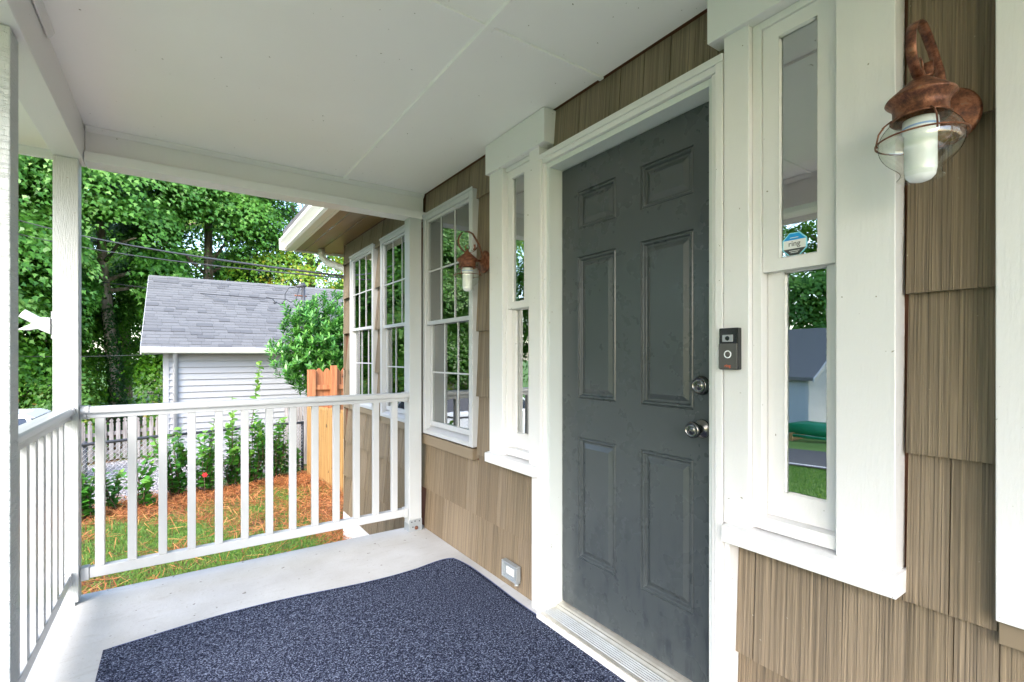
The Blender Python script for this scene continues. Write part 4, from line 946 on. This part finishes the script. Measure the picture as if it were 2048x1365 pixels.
# power mast
t = thing('power_mast', (2.36, 11.8, 1.4), 'dark service mast with weatherhead and looping cables on the garage roof', 'mast')
MB().tube([(2.37, 11.82, 1.35), (2.37, 11.82, 2.80)], .042, 12).build('pipe', M['pipe'], t)
MB().tube([(2.40, 11.82, 2.80), (2.37, 11.82, 2.86), (2.22, 11.80, 2.80)], [.05, .06, .03], 12).build('weatherhead', M['pipe'], t)
MB().tube([(2.20, 11.8, 2.79), (2.06, 11.78, 2.76), (1.98, 11.78, 2.62), (1.98, 11.78, 2.48), (1.90, 11.78, 2.38), (1.78, 11.78, 2.42), (1.72, 11.78, 2.50), (1.6, 11.78, 2.52)], .010, 6).build('cable_loop', M['cable'], t)
MB().tube([(2.28, 11.8, 2.78), (2.2, 11.78, 2.50), (2.10, 11.78, 2.44), (2.0, 11.78, 2.5)], .010, 6).build('cable_loop', M['cable'], t)
for xx in (1.78, 1.94): MB().tube([(xx - .03, 11.78, 2.40), (xx + .03, 11.78, 2.42)], .022, 8).build('connector', M['cable'], t)
MB().tube([(2.18, 11.8, 2.60), (2.43, 11.8, 2.60)], .018, 8).build('clamp', M['rust'], t)
# ------------------------------------------------------------------ overhead wires
def wire(p, q, sag, r_, label):
    pts = []
    for k in range(21):
        s_ = k / 20; pts.append((p[0] + (q[0] - p[0]) * s_, p[1] + (q[1] - p[1]) * s_, p[2] + (q[2] - p[2]) * s_ - sag * 4 * s_ * (1 - s_)))
    o = MB().tube(pts, r_, 6).build('overhead_wire', M['cable']); tag(o, label, 'wire', 'overhead wires')
wire((1.47, 5.27, 2.07), (-9.0, 29.0, 8.6), .55, .012, 'thick upper cable running from the house corner up through the maples')
wire((1.47, 5.27, 2.05), (-9.0, 29.0, 7.9), .55, .008, 'thin cable just under the thick one from the house corner')
wire((2.0, 11.78, 2.50), (-9.0, 29.0, 6.2), .5, .010, 'cable sagging over the garage roof to its mast')
wire((.1, 11.9, 1.3), (-9.0, 24.0, 1.9), .3, .006, 'low thin line from the garage eave to the left')
# ------------------------------------------------------------------ car
def car(x, y, rz, label):
    z = gz(x, y) + .016; t = thing('parked_car', (x, y, z), label, 'car')
    def prof(w_, top): return top
    white = mat('white_car_paint', (.78, .78, .78), .15); NTm = white
    # body loft: stations along length (local x), half widths and heights
    st = [(-2.25, .72, .42, .78), (-2.1, .84, .25, .95), (-1.4, .88, .22, 1.0), (0, .9, .2, 1.0), (1.3, .88, .2, .92), (2.0, .82, .22, .82), (2.25, .66, .34, .66)]
    vs = []; fs = []
    for (sx_, hw, zb, zt) in st: vs += [(sx_, -hw, zb), (sx_, -hw * 1.02, (zb + zt) / 2), (sx_, -hw * .93, zt), (sx_, hw * .93, zt), (sx_, hw * 1.02, (zb + zt) / 2), (sx_, hw, zb)]
    for i in range(len(st) - 1):
        for j in range(6): a = i * 6 + j; b = i * 6 + (j + 1) % 6; fs.append((a, b, b + 6, a + 6))
    fs += [tuple(range(6))[::-1], tuple(range(36, 42))]
    mb = MB(); mb.add(vs, fs); o = mb.mesh('body'); 
    def put(mbx, name, m_, bev=0, sub=None):
        bm = bmesh.new(); me = mbx.mesh(name); bm.from_mesh(me); bmesh.ops.recalc_face_normals(bm, faces=bm.faces); bm.to_mesh(me); bm.free(); me.materials.append(m_)
        ob = bpy.data.objects.new(name, me); COL.objects.link(ob); ob.parent = sub or t
        if bev: bb = ob.modifiers.new('b', 'BEVEL'); bb.width = bev; bb.segments = 3
        return ob
    put(mb, 'body', white, .05)
    st2 = [(-1.95, .74, .96), (-1.55, .66, 1.36), (-.2, .68, 1.42), (.5, .66, 1.36), (1.15, .72, .96)]
    vs = [];
    for (sx_, hw, zt) in st2: vs += [(sx_, -hw, zt), (sx_, hw, zt)]
    # greenhouse glass block and roof
    mb = MB(); mb.add([(-2.2, -.78, .95), (1.2, -.78, .95), (1.2, .78, .95), (-2.2, .78, .95), (-2.0, -.64, 1.34), (.5, -.64, 1.34), (.5, .64, 1.34), (-2.0, .64, 1.34)], [(0, 3, 2, 1), (4, 5, 6, 7), (0, 1, 5, 4), (1, 2, 6, 5), (2, 3, 7, 6), (3, 0, 4, 7)])
    put(mb, 'windows', mat('car_glass', (.02, .03, .05), .05), .02)
    mb = MB(); mb.add([(-2.1, -.66, 1.335), (.54, -.66, 1.335), (.54, .66, 1.335), (-2.1, .66, 1.335), (-1.95, -.58, 1.40), (.4, -.58, 1.40), (.4, .58, 1.40), (-1.95, .58, 1.40)], [(0, 3, 2, 1), (4, 5, 6, 7), (0, 1, 5, 4), (1, 2, 6, 5), (2, 3, 7, 6), (3, 0, 4, 7)])
    put(mb, 'roof', white, .03)
    for sy in (-1, 1):
        for (xa, za, xb, zb) in ((-2.22, .94, -2.0, 1.35), (-.35, .95, -.35, 1.35), (1.2, .95, .5, 1.35)): put(MB().tube([(xa, sy * .785, za), (xb, sy * .645, zb)], .03, 6), 'pillar', white)
        for sx_ in (-1.4, 1.4):
            wo = put(MB().lathe([(.0001, -.1), (.2, -.1), (.32, -.09), (.33, 0), (.32, .09), (.2, .1), (.0001, .1)], (sx_, sy * .80, .33), 24, 'y'), 'wheel', M['black'])
            put(MB().lathe([(.0001, -.112), (.19, -.108), (.2, -.09), (.2, .09), (.19, .108), (.0001, .112)], (sx_, sy * .80, .33), 16, 'y'), 'rim', M['galv'], 0, wo)
        put(MB().box(2.1, 2.24, sy * .42, sy * .7, .6, .72), 'headlight', M['outlet'], .02)
        put(MB().box(-2.24, -2.12, sy * .5, sy * .8, .72, .86), 'tail_light', M['red'], .02)
    t.rotation_euler = (0, 0, rz); t.scale = (1, 1, 1.05)
car(-3.95, 11.35, math.pi, 'white parked car on the driveway behind the left railing')
# ------------------------------------------------------------------ house across the street (seen mirrored in the door's sidelight)
FR_ = roofm('old_grey_brown_shingles', (.15, .142, .135))
def far_house(cx, cy, label, m_):
    z = gz(cx, cy) + .3; t = thing('neighbour_house', (cx, cy, z), label, 'house', 'neighbouring houses')
    w2, d2, h2 = 3.2, 5.0, 2.55
    B(cx - w2, cx + w2, cy - d2, cy + d2, z, z + h2).build('wall', m_, t)
    mb = MB(); q = z + .15
    while q < z + h2 - .05: mb.prism([(cx + w2 + .0, q), (cx + w2 + .035, q), (cx + w2 + .004, q + .13), (cx + w2, q + .13)], cy - d2, cy + d2, 'y'); mb.prism([(cy - d2 - .035, q), (cy - d2, q), (cy - d2, q + .13), (cy - d2 - .004, q + .13)], cx - w2, cx + w2, 'x'); q += .13
    mb.build('siding', m_, t, kind='stuff')
    MB().prism([(cx - w2, z + h2), (cx + w2, z + h2), (cx, z + h2 + 1.9)], cy - d2, cy - d2 + .1, 'y').build('gable_wall', m_, t)
    for sgn in (-1, 1):
        MB().prism([(cx + sgn * (w2 + .4), z + h2 - .22), (cx, z + h2 + 1.95), (cx, z + h2 + 2.07), (cx + sgn * (w2 + .4), z + h2 - .08)], cy - d2 - .35, cy + d2 + .35, 'y').build('roof', FR_, t)
        MB().prism([(cx + sgn * (w2 + .42), z + h2 - .30), (cx, z + h2 + 1.88), (cx, z + h2 + 2.03), (cx + sgn * (w2 + .42), z + h2 - .12)], cy - d2 - .4, cy - d2 - .352, 'y').build('rake_board', M['vinyl'], t)
    B(cx + w2 + .02, cx + w2 + .08, cy - 1.2, cy - .2, z + .9, z + 2.0).build('window', M['vinyl'], t)
    B(cx + w2 + .081, cx + w2 + .09, cy - 1.12, cy - .28, z + .98, z + 1.92).build('window_glass', M['black'], t)
    B(cx + w2 - .02, cx + w2 + .03, cy - d2 - .02, cy - d2 + .1, z, z + h2).build('corner_board', M['vinyl'], t)
    return t
far_house(-21.6, 14.6, 'blue grey sided house across the street, mirrored in the sidelight glass', M['bluesiding'])
far_house(-12.5, 37, 'pale house glimpsed through the trees beyond the car', M['siding'])
# overturned green canoe on the verge
cx, cy = -16.6, 8.0; z = gz(cx, cy)
t = thing('canoe', (cx, cy, z), 'green canoe lying on the grass before the house across the street', 'canoe')
vs = []; fs = []; ns = 17
for i in range(ns):
    s_ = -1 + 2 * i / (ns - 1); w2 = .38 * (1 - s_ ** 2) ** .6 + .01; hh = .62 - .12 * abs(s_) ** 3
    for j in range(9):
        a_ = math.pi * j / 8; vs.append((cx + w2 * math.cos(a_), cy + s_ * 1.7, z + .25 + .8 * hh * math.sin(a_) ** .7 * (1 - .35 * s_ ** 4)))
for i in range(ns - 1):
    for j in range(8): a = i * 9 + j; fs.append((a, a + 1, a + 10, a + 9))
gm = mat('green_canoe_plastic', (.01, .19, .08), .3)
mb = MB(); mb.add(vs, fs, True); o = mb.build('hull', gm, t); s3 = o.modifiers.new('s', 'SOLIDIFY'); s3.thickness = .02
for yy in (-1.2, 1.2): B(cx - .5, cx + .5, cy + yy - .05, cy + yy + .05, z, z + .27).build('support', M['pine'], t)
o = thing('paddle', (-14.2, 7.0, gz(-14.2, 7)), 'yellow and green paddle lying before the green canoe', 'paddle')
zz = gz(-14.2, 7) + .28
MB().tube([(-14.2, 6.0, zz), (-14.2, 8.2, zz)], .05, 8).build('shaft', gm, o)
MB().box(-14.23, -14.17, 5.2, 6.05, zz - .12, zz + .12).build('blade', mat('yellow_plastic', (.7, .6, .03), .4), o, .02)

# ------------------------------------------------------------------ ground cover
def ground_patch(n_, xr, yr, dens=None):
    x = rng.uniform(*xr, n_); y = rng.uniform(*yr, n_)
    if dens is not None: k = rng.random(n_) < dens(x, y); x, y = x[k], y[k]
    return x, y
def fbm(x, y): return .5 + .25 * (np.sin(2.1 * x + 1.3 * y + .5) + np.sin(3.7 * y - 1.9 * x + 2) * .7 + .6 * np.sin(5.3 * x + 4.1 * y))
def fence_y(x): return FA[1] + (FB[1] - FA[1]) * (x - FA[0]) / (FB[0] - FA[0])
def strawd(x, y):
    d = .35 + .9 * np.exp(-((y - 3.6) / .5) ** 2) + 1.0 * np.exp(-((fence_y(x) - .45 - y) / .55) ** 2) + .9 * (x > 1.1) * np.clip((x - 1.1) * 1.5, 0, 1) - .45 * (fbm(x, y) > .55)
    return np.clip(d, .06, 1)
def grassd(x, y): return np.clip(1.15 - strawd(x, y) * .95, .05, 1) * np.clip(.25 + fbm(x, y), .1, 1)
x, y = ground_patch(90000, (-2.2, 2.4), (3.3, 8.9), grassd); N = len(x)
P = np.stack([x, y, gz_np(x, y) + .02], 1); T = np.tile([0, 0, 1.0], (N, 1)) + rng.normal(size=(N, 3)) * .45; Nn = rng.normal(size=(N, 3)); Nn[:, 2] = .6; Nn[:, 1] -= .5
BL = [(-.07, -.5), (.07, -.5), (.04, .2), (0, .6)]
tag(leaf_object('grass', P, Nn, T, rng.uniform(.035, .075, N), BL, M['grass'], None, rng.normal(.5, .22, N)), 'short patchy grass between the porch and the wire fence', None, None, 'stuff')
x, y = ground_patch(60000, (-2.2, 2.5), (3.3, 9.2), strawd); N = len(x)
P = np.stack([x, y, gz_np(x, y) + rng.uniform(.006, .05, N) + .05 * (strawd(x, y) > .8) * rng.random(N)], 1)
T = rng.normal(size=(N, 3)); T[:, 2] *= .16; Nn = np.tile([0, 0, 1.0], (N, 1)) + rng.normal(size=(N, 3)) * .5
ST = [(-.013, -.5), (.013, -.5), (.02, 0), (.012, .5), (-.012, .5), (-.007, 0)]
tag(leaf_object('pine_straw', P, Nn, T, rng.uniform(.09, .22, N), ST, M['straw'], None, rng.normal(.5, .25, N), .0), 'orange brown pine straw mulch strewn over the yard', None, None, 'stuff')
# gravel stones
x, y = ground_patch(9000, (-3.2, .3), (8.9, 13.6), None); N = len(x)
sc_ = rng.uniform(.012, .03, N); base = np.array([(1, 0, 0), (0, 1, 0), (-1, 0, 0), (0, -1, 0), (0, 0, .7)])
mbv = (np.stack([x, y, gz_np(x, y) + .012], 1)[:, None, :] + sc_[:, None, None] * base[None] * rng.uniform(.7, 1.3, (N, 5, 1))).reshape(-1, 3)
me = bpy.data.meshes.new('gravel_stones'); fs = []
for i in range(N): k = i * 5; fs += [(k, k + 1, k + 4), (k + 1, k + 2, k + 4), (k + 2, k + 3, k + 4), (k + 3, k, k + 4)]
me.from_pydata(mbv.tolist(), [], fs); at = me.attributes.new('tone', 'FLOAT', 'FACE'); at.data.foreach_set('value', np.repeat(rng.random(N), 4).astype(np.float32))
me.materials.append(M['gravelstone']); o = bpy.data.objects.new('gravel_stones', me); COL.objects.link(o); tag(o, 'loose pale gravel beyond the wire fence', None, None, 'stuff')
# street-side lawn grass (mirrored in the glass)
x, y = ground_patch(40000, (-8.1, -2.2), (1.0, 8.5), None); N = len(x)
P = np.stack([x, y, gz_np(x, y) + .02], 1); T = np.tile([0, 0, 1.0], (N, 1)) + rng.normal(size=(N, 3)) * .4; Nn = rng.normal(size=(N, 3)); Nn[:, 2] = .5
tag(leaf_object('lawn_grass', P, Nn, T, rng.uniform(.05, .09, N), BL, M['grass'], None, rng.normal(.4, .2, N)), 'green lawn between the porch and the street', None, None, 'stuff')
